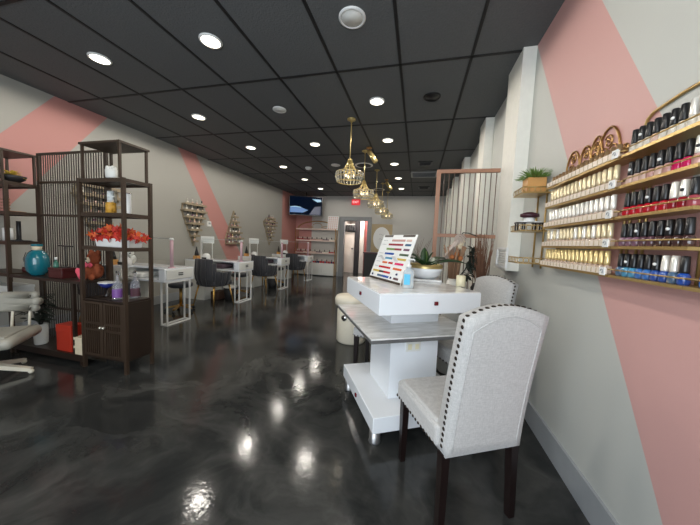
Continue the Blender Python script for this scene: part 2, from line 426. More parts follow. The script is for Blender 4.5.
# ================================================================== CEILING FIXTURES
def downlight():
    t = thing('recessed_downlight', '', 'ceiling light', (0, 0, ZC), 0, 'recessed downlights in the black ceiling')
    m = MB(); m.lathe([(.075, -.001), (.092, -.001), (.09, -.010), (.075, -.012)], seg=28, caps=False); m.build('trim_ring', 'white_p', t)
    m = MB(); m.lathe([(.001, -.004), (.076, -.004), (.076, -.009), (.001, -.009)], seg=28, caps=False); m.build('lens', 'lamp', t)
    return t
DL = downlight()
cols_ = [(-3.035, 'left', [2.055, 3.265, 4.48, 5.715, 6.92, 8.15]), (-1.79, 'middle', [2.055, 4.467]), (-.55, 'right', [3.245, 4.45, 5.74, 6.957, 8.24])]
first = True
lights = []
for xx, rowname, ys in cols_:
    for k, yy in enumerate(ys):
        if rowname == 'middle': lab = ('lit recessed downlight alone in the middle of the ceiling, nearest the camera', 'lit recessed downlight left of the front gold pendant, mid ceiling')[k]
        else: lab = 'lit recessed downlight, %s nearest in the %s row of ceiling lights' % (ORD[k], rowname)
        if k == 0 and rowname == 'right': lab = 'lit recessed downlight right of the front gold pendant, nearest of the right row'
        if first: DL.location = (xx, yy, ZC); DL['label'] = lab; first = False
        else: dup(DL, (xx, yy, ZC), lab)
        lights.append((xx, yy))
for xx, yy in lights + [(-1.79, .85), (-.55, .85), (-.55, -.4)]:  # the extras are unseen downlights added behind the camera for illumination
    if (xx, yy) not in lights: dup(DL, (xx, yy, ZC), 'unseen downlight added to the ceiling near the shop front')
    l = bpy.data.lights.new('downlight_lamp', 'SPOT'); l.energy = 28 if yy < 5 else 17; l.color = (1, .94, .85); l.shadow_soft_size = .09
    l.spot_size = math.radians(179); l.spot_blend = .12
    o = bpy.data.objects.new('downlight_lamp', l); o.location = (xx, yy, ZC-.02); col.objects.link(o)

def disc(name, label, cat, x, y, r, m1, m2=None):
    t = thing(name, label, cat, (x, y, ZC))
    m = MB(); m.lathe([(r, 0), (r, -.008), (r*.86, -.014), (r*.8, -.010), (r*.8, -.002)], seg=28, caps=False); m.build('rim', m1, t)
    m = MB(); m.lathe([(.001, -.004), (r*.82, -.004), (r*.82, -.010), (.001, -.012)], seg=28, caps=False); m.build('grille', m2 or m1, t)
disc('ceiling_speaker', 'white round ceiling speaker at the top centre, nearest the camera', 'speaker', -.56, 2.051, .1, 'white_p', 'white_m')
disc('ceiling_speaker', 'small white round ceiling speaker among the left-hand ceiling tiles', 'speaker', -1.799, 3.253, .085, 'white_p', 'white_m')
disc('ceiling_speaker', 'black round ceiling speaker right of the pendants', 'speaker', .064, 3.252, .095, 'black', 'black')
disc('ceiling_speaker', 'white round ceiling speaker behind the front pendant', 'speaker', -1.8, 5.711, .1, 'white_m', 'white_m')
disc('ceiling_ring_vent', 'white ring air vent with dark centre behind the front pendant', 'vent', -1.194, 5.786, .19, 'white_m', 'dark')
disc('ceiling_ring_vent', 'far white ring air vent with dark centre near the back wall', 'vent', -1.227, 8.366, .17, 'white_m', 'dark')
disc('ceiling_speaker', 'far white disc on the ceiling close to the back wall', 'speaker', -1.8, 8.3, .09, 'white_m', 'white_m')
t = thing('smoke_detector', 'small white dome smoke detector on the left half of the ceiling', 'smoke detector', (-2.48, 5.844, ZC))
m = MB(); m.lathe([(.075, 0), (.075, -.02)], seg=20); m.build('base', 'white_p', t)
m = MB(); m.lathe([(.06, -.02), (.055, -.045), (.02, -.055)], seg=20); m.build('dome', 'white_p', t)
def sqvent(label, x, y, w, d, frame, slat):
    t = thing('ceiling_vent', label, 'vent', (x, y, ZC))
    m = MB()
    for a in (-1, 1): m.b2(a*w/2-.02, a*w/2+.02, -d/2, d/2, -.012, 0); m.b2(-w/2, w/2, a*d/2-.02, a*d/2+.02, -.012, 0)
    m.build('frame', frame, t)
    m = MB(); n = max(4, int(d/.05))
    for i in range(n): m.box((0, -d/2+(i+.5)*d/n, -.006), (w, d/n*.8, .003), rot=(.35, 0, 0))
    m.build('slats', slat, t)
sqvent('black ceiling vent to the right of the lit downlights', .06, 5.77, .24, .24, 'black', 'black')
sqvent('far black ceiling vent beyond the pale grille near the back wall', .09, 8.12, .26, .26, 'black', 'black')
sqvent('wide pale grey return grille in the ceiling left of the wooden screen', .06, 6.66, .56, .45, 'base', 'base')

# pendants
def pendant():
    t = thing('crystal_pendant', '', 'pendant lamp', (0, 0, ZC), 0, 'gold crystal pendants')
    m = MB(); m.lathe([(.058, 0), (.06, -.012), (.02, -.03), (.012, -.045)], seg=24); m.build('canopy', 'gold_b', t)
    m = MB(); m.tube([(0, 0, -.04), (0, 0, -.54)], .007, 8); m.build('rod', 'gold_b', t)
    m = MB()
    for k in range(10):
        a = 2*PI*k/10; c, s_ = math.cos(a), math.sin(a)
        m.tube([(.022*c, .022*s_, -.53), (.045*c, .045*s_, -.60), (.075*c, .075*s_, -.66), (.13*c, .13*s_, -.69), (.175*c, .175*s_, -.705)], .006, 6)
    m.lathe([(.022, -.525), (.03, -.53), (.03, -.545), (.02, -.55)], seg=16)
    for r, z in ((.180, -.705), (.190, -.765), (.165, -.83), (.05, -.61)):
        m.tube([(r*math.cos(2*PI*k/36), r*math.sin(2*PI*k/36), z) for k in range(36)], .006, 6, closed=True)
    m.build('frame', 'gold_b', t)
    for (ra, za, rb, zb) in ((.182, -.708, .190, -.762), (.189, -.768, .166, -.826)):
        m = MB(); m.bar((ra, 0, za), (rb, 0, zb), .009, .017); c0 = m.build('crystal_drop', 'crystal', t)
        for k in range(24):
            c_ = c0 if k == 0 else c0.copy()
            if k: col.objects.link(c_)
            c_.rotation_euler = (0, 0, 2*PI*(k+.5)/24)
    m = MB()
    for k in range(3):
        a = 2*PI*k/3
        m.ball((.07*math.cos(a), .07*math.sin(a), -.75), .018, seg=10, sz=1.5)
    m.build('bulbs', 'bulb', t)
    m = MB(); m.tube([(0, 0, -.54), (0, 0, -.7)], .012, 8)
    for k in range(3):
        a = 2*PI*k/3; m.tube([(0, 0, -.69), (.07*math.cos(a), .07*math.sin(a), -.70), (.07*math.cos(a), .07*math.sin(a), -.73)], .008, 6)
    m.build('lamp_holder', 'gold_b', t)
    return t
P0 = pendant()
plabs = ['gold crystal pendant lamp nearest the camera and largest of five', 'second gold crystal pendant lamp, just behind the largest one',
         'third gold crystal pendant lamp from the front', 'fourth gold crystal pendant lamp from the front, partly hidden behind the third',
         'farthest and smallest gold crystal pendant lamp']
for i, (px, py) in enumerate(((-.95, 3.65), (-1.0, 4.91), (-.97, 6.18), (-1.0, 7.5), (-.99, 8.75))):
    if i == 0: P0.location = (px, py, ZC); P0['label'] = plabs[0]
    else: dup(P0, (px, py, ZC), plabs[i])
    l = bpy.data.lights.new('pendant_lamp', 'POINT'); l.energy = .5; l.color = (1, .9, .75); l.shadow_soft_size = .03
    o = bpy.data.objects.new('pendant_lamp', l); o.location = (px, py, ZC-.75); col.objects.link(o)
def gold_spot(label, loc):
    t = thing('ceiling_spotlight', label, 'spotlight', loc, 0, 'gold spotlights beside the pendants')
    m = MB(); m.lathe([(.05, 0), (.05, -.015), (.015, -.025)], seg=18); m.tube([(0, 0, -.02), (0, 0, -.08)], .008, 6); m.build('mount', 'bronze_gold', t)
    m = MB(); ax = Vector((.55, -.3, -.78)).normalized()
    m.tube([Vector((0, 0, -.07)), Vector((0, 0, -.07))+ax*.25], .042, 14); m.build('barrel', 'gold_b', t)
gold_spot('gold barrel spotlight aimed sideways beside the second pendant', (-.9, 4.75, ZC))
gold_spot('far gold barrel spotlight beside the third pendant', (-.86, 7.1, ZC))

# ================================================================== DISPLAY SHELVES ON THE LEFT
Y0, Y1 = 1.77, 2.03
def post(m, x, y, z0, z1, w=.026): m.b2(x-w/2, x+w/2, y-w/2, y+w/2, z0, z1)
def etagere(name, label, x0, x1, cabinet, top_inset=.03):
    t = thing(name, label, 'shelf', ((x0+x1)/2, (Y0+Y1)/2, 0))
    hw, hd = (x1-x0)/2, (Y1-Y0)/2
    m = MB()
    for sx in (-1, 1):
        for sy in (-1, 1):
            post(m, sx*(hw-.013), sy*(hd-.013), 0, 1.70)
            post(m, sx*(hw-.05), sy*(hd-.015), 1.70, 1.985, .018)
    m.build('posts', 'bronze', t)
    for z in (1.69, 1.40, 1.105) + ((.79,) if not cabinet else ()):
        m = MB(); m.b2(-hw+.004, hw-.004, -hd+.004, hd-.004, z-.012, z+.006)
        for sy in (-1, 1): m.b2(-hw+.026, hw-.026, sy*(hd-.013)-.010, sy*(hd-.013)+.010, z-.026, z-.011)
        for sx in (-1, 1): m.b2(sx*(hw-.013)-.010, sx*(hw-.013)+.010, -hd+.026, hd-.026, z-.026, z-.011)
        m.build('shelf_board', 'bronze', t)
    m = MB(); m.b2(-hw+.03, hw-.03, -hd-.002, hd+.002, 1.985, 2.003); m.build('top_board', 'bronze', t)
    return t, hw, hd
tR, hw, hd = etagere('display_cabinet', 'tall dark brown open shelf unit with slatted double doors at its base', -2.915, -2.395, True)
m = MB(); m.b2(-hw+.014, hw-.014, -hd+.012, hd-.012, .625, .641); m.b2(-hw+.014, hw-.014, -hd+.012, hd-.012, .105, .12); m.b2(-hw+.02, hw-.02, hd-.03, hd-.02, .12, .625)
for sx in (-1, 1): m.b2(sx*(hw-.008)-.006, sx*(hw-.008)+.006, -hd+.027, hd-.027, .12, .625)
m.build('carcass', 'bronze_d', tR)
for sx in (-1, 1):
    a, b = (-hw+.028, -.004) if sx < 0 else (.004, hw-.028)
    f = MB()
    for xx in (a+.014, b-.014): f.b2(xx-.014, xx+.014, -hd+.002, -hd+.020, .125, .62)
    for zz in (.135, .365, .425, .61): f.b2(a+.028, b-.028, -hd+.003, -hd+.019, zz-.010, zz+.010)
    n = 7
    for k in range(n):
        xx = a+.028+(b-a-.056)*(k+.5)/n; f.b2(xx-.0055, xx+.0055, -hd+.006, -hd+.016, .14, .60)
    dr = f.build('door', 'bronze', tR)
    kx = b-.014 if sx < 0 else a+.014
    k = MB(); k.ball((kx, -hd-.010, .395), .013, seg=12); k.tube([(kx, -hd+.003, .395), (kx, -hd-.006, .395)], .005, 6); k.build('knob', 'silver', dr)
tL, _, _ = etagere('display_shelf', 'tall dark brown open shelf unit at the left edge by the grey wall', -4.39, -3.87, False)
m = MB(); m.b2(-hw+.014, hw-.014, -hd+.012, hd-.012, .105, .12); m.build('shelf_board', 'bronze', tL)
m = MB(); m.b2(-hw+.004, hw-.004, -hd+.004, hd-.004, .44, .455); m.build('shelf_board', 'bronze', tL)
t = thing('storage_box', 'white storage box on a low shelf of the left unit behind the swivel chair', 'box', (-4.13, 1.9, .455))
m = MB(); m.b2(-.19, .19, -.09, .09, 0, .17, bevel=.005); m.build('body', 'white_m', t)
m = MB(); m.b2(-.193, .193, -.093, .093, .17, .20, bevel=.004); m.build('lid', 'white_m', t)
# slatted middle
tM = thing('slatted_screen', 'dark slatted divider with low display shelf between the two tall shelf units', 'screen', (-3.38, 1.9, 0))
sx0, sx1 = -.488, .462
m = MB()
for xx in (sx0+.02, sx1-.012): m.b2(xx-.02, xx+.012, .105, .128, 0, 2.02)
for zz in (2.012, 1.725, 1.39, .42): m.b2(sx0+.03, sx1-.02, .107, .126, zz-.010, zz+.010)
m.build('frame', 'bronze', tM)
m = MB(); n = 27
for k in range(n):
    xx = sx0+.035+(sx1-sx0-.06)*(k+.5)/n; m.b2(xx-.0052, xx+.0052, .114, .119, .1, 2.0)
m.build('slats', 'bronze_d', tM)
m = MB(); m.b2(sx0, sx1, -.126, .128, .762, .786); m.build('shelf_board', 'bronze_d', tM)
m = MB(); m.b2(sx0, sx1, -.126, .128, .08, .10); m.b2(sx0, sx1, -.126, -.11, .04, .08)
for xx in (sx0+.03, sx1-.03):
    for yy in (-.11, .11): m.b2(xx-.012, xx+.012, yy-.012, yy+.012, 0, .08)
m.build('base_board', 'bronze_d', tM)
m = MB(); m.b2(.335, .36, -.12, -.095, .10, .762); m.build('support_post', 'bronze_d', tM)

# ---- things on those shelves
def lathe_thing(name, label, cat, loc, parts, group=None):
    t = thing(name, label, cat, loc, 0, group)
    for pn, prof, mt in parts:
        m = MB(); m.lathe(prof, seg=28); m.build(pn, mt, t)
    return t
lathe_thing('vase', 'round teal glazed vase with cream neck on the low shelf', 'vase', (-3.625, 1.86, .786), [
    ('body', [(.035, 0), (.052, .008), (.078, .05), (.088, .11), (.084, .17), (.064, .225), (.038, .252)], 'teal'),
    ('neck', [(.036, .251), (.033, .270), (.038, .288)], 'cream'), ('lip', [(.039, .288), (.043, .295), (.042, .308), (.03, .31)], 'teal')])
t = thing('lacquer_box', 'dark red lacquered box on the low shelf right of the teal vase', 'box', (-3.30, 1.87, .786))
m = MB(); m.b2(-.09, .09, -.06, .06, 0, .075, bevel=.004); m.build('body', 'red_box', t)
m = MB(); m.b2(-.093, .093, -.063, .063, .075, .098, bevel=.004); m.build('lid', 'red_box', t)
t = thing('jewelry_stand', 'thin black T-bar stand on the dark red box', 'stand', (-3.29, 1.89, .884))
m = MB(); m.cyl((0, 0, 0), .035, .006); m.tube([(0, 0, .005), (0, 0, .205)], .004, 6); m.build('base', 'black', t)
m = MB(); m.b2(-.095, .095, -.005, .005, .2, .212); m.build('bar', 'black', t)
lathe_thing('glass_bottle', 'small green glass bottle with white cap in front of the T-bar stand', 'bottle', (-3.325, 1.835, .884), [
    ('body', [(.018, 0), (.02, .01), (.018, .05), (.008, .062), (.008, .075)], mat('green glass', (64, 112, 96), .1)), ('cap', [(.010, .075), (.010, .098)], 'white_p')])
# plush bear
t = thing('plush_bear', 'brown plush bear with pink bow on the low shelf beside the cabinet', 'toy', (-2.975, 1.93, .786))
m = MB(); m.ball((0, 0, .085), .085, sz=1.0); m.ball((0, -.01, .215), .068); m.ball((-.055, 0, .27), .025); m.ball((.055, 0, .27), .025)
m.ball((-.085, -.03, .11), .032, sz=1.6); m.ball((.085, -.03, .11), .032, sz=1.6); m.ball((-.055, -.075, .032), .034); m.ball((.055, -.075, .032), .034); m.build('body', 'plush', t)
m = MB(); m.ball((0, -.068, .2), .028, sy=.8); m.build('muzzle', 'cream', t)
m = MB(); m.ball((-.022, -.066, .235), .007, seg=8); m.ball((.022, -.066, .235), .007, seg=8); m.ball((0, -.094, .208), .009, seg=8); m.build('face', 'black', t)
m = MB(); m.ball((-.035, -.075, .148), .03, sy=.5, sz=.8); m.ball((.035, -.075, .148), .03, sy=.5, sz=.8); m.ball((0, -.08, .148), .014, seg=8); m.build('bow', 'pinkc', t)
t.scale = (.78, .78, .95)
t = thing('plush_heart', 'hot pink plush heart on the low shelf left of the brown bear', 'toy', (-3.12, 1.87, .786))
m = MB(); m.ball((-.028, 0, .105), .042, sy=.55); m.ball((.028, 0, .105), .042, sy=.55); m.lathe([(.006, 0), (.035, .04), (.064, .09)], seg=16, sy=.42); m.build('heart', 'pinkc', t)
t.scale = (.62, .62, .72); t.location.x = -3.085
# plant pot
def spiky(m, n, L, w, up, jitter, base=(0, 0, 0), droop=.4, spread=1.0, mi=0, r0=.0):
    for k in range(n):
        a = random.uniform(0, 2*PI); e = random.uniform(*up)
        d_ = (math.cos(a)*math.cos(e)*spread, math.sin(a)*math.cos(e)*spread, math.sin(e))
        b_ = Vector(base)+Vector((math.cos(a), math.sin(a), 0))*random.uniform(0, r0)
        m.leaf(b_, d_, L*random.uniform(1-jitter, 1+jitter), w*random.uniform(.8, 1.2), droop, mi, n=4)
t = thing('potted_plant', 'dark leafy plant in a white cylinder pot on the bottom board', 'plant', (-3.60, 1.85, .10))
m = MB(); m.lathe([(.044, 0), (.05, .01), (.053, .2), (.046, .205), (.042, .185)], seg=24); m.build('pot', 'white_m', t)
m = MB()
for k in range(7):
    a = k*.9; m.tube([(0, 0, .17), (.05*math.cos(a), .04*math.sin(a), .3), (.1*math.cos(a), .05*math.sin(a), .42)], .004, 5)
m.build('stems', 'leaf_dk', t)
m = MB()
for k in range(95):
    a = random.uniform(0, 2*PI); r = random.uniform(.02, .15); z = random.uniform(.24, .5)
    m.leaf((r*math.cos(a), r*.45*math.sin(a)-.02, z), (math.cos(a), math.sin(a)*.5, random.uniform(-.3, .5)), random.uniform(.05, .085), .04, .3, n=3)
m.build('foliage', 'leaf_dk', t)
t = thing('gift_box', 'bright orange gift box standing on the bottom board', 'box', (-3.19, 1.85, .10))
m = MB(); m.b2(-.095, .095, -.055, .055, 0, .235, bevel=.003); m.build('body', 'orange', t)
m = MB(); m.b2(-.098, .098, -.058, .058, .18, .25, bevel=.003); m.build('lid', 'orange', t)
for k in range(2):
    t = thing('keepsake_box', ('small cream keepsake box under an identical one, by the orange box', 'upper cream keepsake box stacked beside the orange box')[k], 'box', (-2.97+.0, 1.825, .10+k*.081), 0, 'cream keepsake boxes')
    m = MB(); m.b2(-.065, .065, -.045, .045, 0, .055, bevel=.003); m.build('body', 'cream', t)
    m = MB(); m.b2(-.067, .067, -.047, .047, .055, .081, bevel=.003); m.build('lid', 'cream', t)
# right unit contents
t = thing('gift_basket', 'small white basket on a dark stand on the top shelf', 'basket', (-2.705, 1.90, 1.696))
m = MB(); m.lathe([(.07, .035), (.082, .045), (.088, .12), (.078, .122), (.07, .06)], seg=18, sy=.6); m.build('basket', 'white_m', t)
m = MB()
for k in range(12): m.ball((.06*math.cos(k*.52), .03*math.sin(k*.52), .125+.008*(k % 3)), .02, seg=8)
m.build('white_blooms', 'white_m', t)
m = MB()
for sx in (-1, 1):
    m.tube([(sx*.08, -.02, .0), (sx*.055, -.02, .03), (sx*.02, -.02, .012), (0, -.02, .034)], .006, 6); m.tube([(sx*.08, .02, .0), (sx*.055, .02, .03), (0, .02, .034)], .006, 6)
m.b2(-.085, .085, -.045, .045, 0, .005); m.build('stand', 'espresso', t)
t.scale = (.66, .66, .85)
t = thing('hurricane_candle', 'amber pillar candle in a clear glass cylinder', 'candle', (-2.715, 1.90, 1.406))
m = MB(); m.lathe([(.038, 0), (.038, .098), (.034, .102)], seg=24); m.build('candle', 'candle', t)
m = MB(); m.lathe([(.041, .0), (.041, .215), (.0395, .215), (.0395, .002)], seg=28, caps=False); m.build('glass', 'acrylic', t)
m = MB(); m.lathe([(.027, .102), (.027, .2), (.02, .203)], seg=20); m.build('glass_glare', 'white_p', t)  # white core painting the light caught in the upper glass
lathe_thing('candle_holder', 'white pillar candle in a tall pale glass behind the amber one', 'candle', (-2.60, 1.96, 1.406), [
    ('glass', [(.026, 0), (.028, .01), (.028, .19)], 'white_p'), ('rim', [(.029, .19), (.029, .196)], 'chrome')])
t = thing('flower_trough', 'long white planter of red and orange maple leaves', 'plant', (-2.63, 1.90, 1.111))
m = MB(); m.prism([(-.19, 0), (.19, 0), (.21, .075), (-.21, .075)], -.055, .055); m.build('planter', 'white_p', t)
def maple(m, c, r, nrm_a, tilt, mi):
    R = Euler((tilt, random.uniform(-.5, .5), nrm_a)).to_matrix(); pts = []
    for k in range(10):
        rr = r if k % 2 == 0 else r*.42
        if k == 5: rr = r*.5
        pts.append((rr*math.sin(2*PI*k/10), rr*math.cos(2*PI*k/10)))
    V = [Vector(c)+R @ Vector((a, -.002, b)) for a, b in pts]+[Vector(c)+R @ Vector((a, .002, b)) for a, b in pts]
    n = 10
    m._add(V, [tuple(range(n)), tuple(range(2*n-1, n-1, -1))]+[(i, (i+1) % n, (i+1) % n+n, i+n) for i in range(n)], mi)
for mt, cnt in (('leaf_red', 105), ('leaf_or', 60)):
    m = MB()
    for k in range(cnt):
        u = random.uniform(-1, 1); zz = random.uniform(.062, .19-.07*abs(u))
        m_x = u*.24; maple(m, (m_x, random.uniform(-.085, .08), zz), random.uniform(.022, .038), random.uniform(0, 6.28), random.uniform(-.9, .9), 0)
    m.build('red_leaves' if mt == 'leaf_red' else 'orange_leaves', mt, t)
lathe_thing('pedestal_bowl', 'cobalt blue and white footed bowl on the cabinet top', 'bowl', (-2.80, 1.91, .641), [
    ('foot', [(.03, 0), (.032, .008), (.012, .03), (.010, .075)], 'espresso'), ('bowl', [(.012, .075), (.042, .09), (.066, .125), (.061, .128), (.035, .1)], 'cobalt'),
    ('rim', [(.0615, .127), (.067, .126), (.067, .134), (.0615, .134)], 'white_p')])
def perfume(label, loc, labmat):
    t = thing('lotion_bottle', label, 'bottle', loc, 0)
    m = MB(); m.lathe([(.033, 0), (.038, .008), (.038, .12), (.03, .15), (.011, .18), (.010, .225)], seg=24); m.build('body', 'gel_thin', t)
    m = MB(); m.lathe([(.0385, .02), (.0385, .095)], seg=24, caps=False); m.build('label_band', labmat, t)
    m = MB(); m.lathe([(.015, .222), (.017, .235), (.008, .24), (.012, .252), (.003, .258)], seg=18); m.build('stopper', 'glass', t)
perfume('clear glass bottle with lilac label at the front of the cabinet top', (-2.59, 1.85, .641), 'lilac')
perfume('second clear glass bottle half hidden behind the lilac one', (-2.515, 1.95, .641), 'plum polish')
lathe_thing('storage_jar', 'white jar with green lid inside the slatted cabinet', 'jar', (-2.52, 1.90, .12), [
    ('jar', [(.05, 0), (.055, .01), (.055, .15), (.045, .16)], 'white_p'), ('lid', [(.05, .16), (.05, .195)], 'leaf_b')])
lathe_thing('storage_bottle', 'slim white bottle inside the cabinet behind the left door', 'bottle', (-2.72, 1.88, .12), [
    ('bottle', [(.022, 0), (.024, .01), (.024, .1), (.01, .13)], 'white_p'), ('cap', [(.012, .13), (.012, .16)], 'white_p')])
t = tag(MB().b2(-.08, .08, -.06, .06, 0, .035, bevel=.008).build('folded_towel', 'white_m'), 'folded white towel inside the cabinet beside the slim bottle', 'towel'); t.location = (-2.80, 1.92, .12)
# left unit contents
t = thing('flower_bowl', 'dark bowl of yellow flowers on the left unit top shelf', 'flowers', (-4.0, 1.89, 1.696))
m = MB(); m.lathe([(.04, 0), (.09, .04), (.1, .07), (.085, .07)], seg=20); m.build('bowl', 'dark', t)
m = MB(); spiky(m, 34, .1, .04, (.1, 1.2), .3, (0, 0, .06), .3); m.build('flowers', 'leaf_y', t)
t = thing('wire_rack', 'low pale wire rack on the left unit middle shelf', 'rack', (-4.02, 1.89, 1.406))
m = MB()
for k in range(4):
    m.tube([(-.13, -.06, .03+k*.03), (.10, -.06, .03+k*.03)], .005, 6)
for xx in (-.12, .08): m.tube([(xx, -.06, 0), (xx, -.06, .13)], .005, 6); m.tube([(xx, -.06, .004), (xx, .06, .004)], .005, 6)
m.build('wires', 'screen_wood', t)
lathe_thing('candlestick', 'black candlestick on a dark tray on the left unit', 'candlestick', (-3.96, 1.90, 1.111), [
    ('tray', [(.085, 0), (.09, .008), (.08, .01)], 'black'), ('stick', [(.03, .01), (.018, .02), (.017, .2), (.02, .205)], 'black')])
lathe_thing('pillar_candle', 'white pillar candle left of the black candlestick', 'candle', (-4.13, 1.90, 1.111), [
    ('wax', [(.036, 0), (.038, .13), (.03, .133)], 'white_p'), ('wick', [(.003, .132), (.002, .15)], 'black')])
t = thing('twig_bundle', 'few bare dark twigs standing left of the teal vase', 'twigs', (-3.93, 1.93, .796))
m = MB(); m.lathe([(.03, 0), (.035, .02), (.03, .05)], seg=16); m.build('cup', 'red_box', t)
m = MB()
for k in range(4): m.tube([(0, 0, .03), (.03*(k-1.5), .01*k, .13), (.07*(k-1)+.03, .02, .2+.02*k)], .0035, 5)
m.build('twigs', 'dark', t)

# technician chair at the left edge
F_ = Vector((.64, -.77, 0)); az = math.atan2(-F_.x, F_.y)
t = thing('swivel_chair', 'cream padded swivel chair with spindle back at the left edge', 'chair', (-3.38, 1.40, 0), az)
m = MB(); m.box((0, 0, .325), (.50, .46, .09), bevel=.04); m.box((0, .02, .372), (.40, .34, .02), bevel=.009); m.build('seat', 'grey_l', t)
m = MB(); m.box((0, -.222, .585), (.44, .045, .15), bevel=.02)
for k, zz in enumerate((.53, .585, .64)): m.tube([(-.24+.03*abs(k-1), -.19, zz), (-.2, -.215, zz), (0, -.235, zz), (.2, -.215, zz), (.24-.03*abs(k-1), -.19, zz)], .036, 12)
m.build('backrest', 'grey_l', t)
for xx in (-.17, -.06, .06, .17):
    m = MB(); m.tube([(xx, -.19, .35), (xx, -.21, .48), (xx, -.225, .55)], .010, 8); m.build('spindle', 'cream_l', t)
m = MB(); m.cyl((0, 0, .08), .034, .24); m.build('column', 'cream_l', t)
for k in range(5):
    a = 2*PI*k/5+.55; c, s_ = math.cos(a), math.sin(a)
    m = MB(); m.bar((.02*c, .02*s_, .10), (.27*c, .27*s_, .035), .05, .04, w2=.036, d2=.028); m.ball((.265*c, .265*s_, .02), .02, seg=10)
    m.build('base_leg', 'cream_l', t)

# ================================================================== NAIL DESKS ALONG THE LEFT WALL
DESK_Y = [2.885, 4.42, 6.05, 7.72]
DD = .48
def desk():
    t = thing('nail_desk', '', 'desk', (XL+.02, 0, 0), 0, 'white nail desks along the left wall')
    L = 1.21
    m = MB(); m.b2(0, .46, .0, DD, .0, .76); m.build('pedestal', 'white_m', t)
    m = MB(); m.b2(0, L, .16, DD, .757, .785); m.b2(0, .5, 0, .16, .757, .785); m.build('desktop', 'white', t)
    m = MB(); m.b2(.46, L-.002, 0, DD, .605, .63); m.b2(.46, L-.10, DD-.02, DD, .63, .757); m.build('lower_shelf', 'white', t)
    m = MB(); m.b2(L-.10, L, 0, DD, .63, .785, bevel=.004); m.build('drawer_case', 'white', t)
    m = MB(); m.b2(L, L+.012, .025, DD-.025, .635, .765, bevel=.003); dr = m.build('drawer', 'white_m', t)
    m = MB(); m.b2(L+.012, L+.022, DD/2-.035, DD/2+.035, .71, .722); m.b2(L+.012, L+.022, DD/2-.035, DD/2+.035, .685, .697); m.build('pull', 'dark', dr)
    m = MB()
    for xx in (L-.105, L-.012):
        for yy in (.045, DD-.06): m.b2(xx-.009, xx+.009, yy-.009, yy+.009, 0, .605)
        m.b2(xx-.009, xx+.009, .045, DD-.06, 0, .018); m.b2(xx-.009, xx+.009, .045, DD-.06, .587, .605)
    for yy in (.045, DD-.06): m.b2(L-.105, L-.012, yy-.009, yy+.009, .0, .018)
    m.build('leg_frame', 'white_p', t)
    return t
D0 = desk()
dlab = ['white nail desk nearest the camera, right of the display cabinet', 'second white nail desk, with the woven black chair in front of it',
        'third white nail desk from the camera along the left wall', 'farthest white nail desk, beside the back wall shelf']
for i, yy in enumerate(DESK_Y):
    if i == 0: D0.location = (XL+.02, yy, 0); D0['label'] = dlab[0]
    else: dup(D0, (XL+.02, yy, 0), dlab[i])
# sneeze guards
def guard():
    t = thing('sneeze_guard', '', 'screen', (0, 0, .785), 0, 'clear sneeze guards on the nail desks')
    m = MB(); m.b2(-.010, .010, -.010, .010, 0, .41); m.b2(-.04, .04, -.03, .03, 0, .008); m.build('wall_post', 'white_p', t)
    m = MB(); m.cyl((.915, 0, 0), .042, .012); m.lathe([(.022, .012), (.022, .385)], (.915, 0, 0), seg=20); m.build('column', 'lamp_pink', t)
    m = MB(); m.lathe([(.027, .385), (.030, .398), (.024, .41), (.01, .413)], (.915, 0, 0), seg=20); m.build('column_cap', 'white_p', t)
    m = MB(); m.b2(.010, .89, -.003, .003, .10, .405); m.build('panel', 'acrylic', t)
    m = MB(); m.b2(.0, .89, -.004, .004, .402, .410); m.build('edge_rail', 'acrylic_edge', t)
    return t
G0 = guard()
glab = ['clear sneeze guard with rose column on the nearest white desk', 'clear sneeze guard on the second white desk, above the woven chair',
        'clear sneeze guard with white posts on the third white desk', 'clear sneeze guard with white posts on the farthest white desk']
for i, yy in enumerate(DESK_Y):
    loc = (-4.2, yy+.17, .785)
    if i == 0: G0.location = loc; G0['label'] = glab[0]
    else: dup(G0, loc, glab[i])
for i in (1, 2, 3):
    t = thing('lamp_frame', 'white rectangular lamp on two thin legs, wall end of the %s desk' % ('second', 'third', 'farthest')[i-1], 'lamp', (-4.17, DESK_Y[i]+.30, .785), .5, 'white desk lamp frames')
    m = MB(); m.tube([(-.09, 0, 0), (-.09, 0, .33), (.09, 0, .33), (.09, 0, 0)], .010, 8); m.b2(-.11, .11, -.05, .05, 0, .01); m.build('stand', 'white_p', t)
    m = MB(); m.tube([(-.12, 0, .33), (-.12, 0, .45), (.12, 0, .45), (.12, 0, .33)], .011, 8, closed=True); m.build('head_rim', 'white_p', t)
    m = MB(); m.b2(-.115, .115, -.006, .006, .335, .445); m.build('head_panel', mat('frosted panel', (208, 210, 206), .4), t)
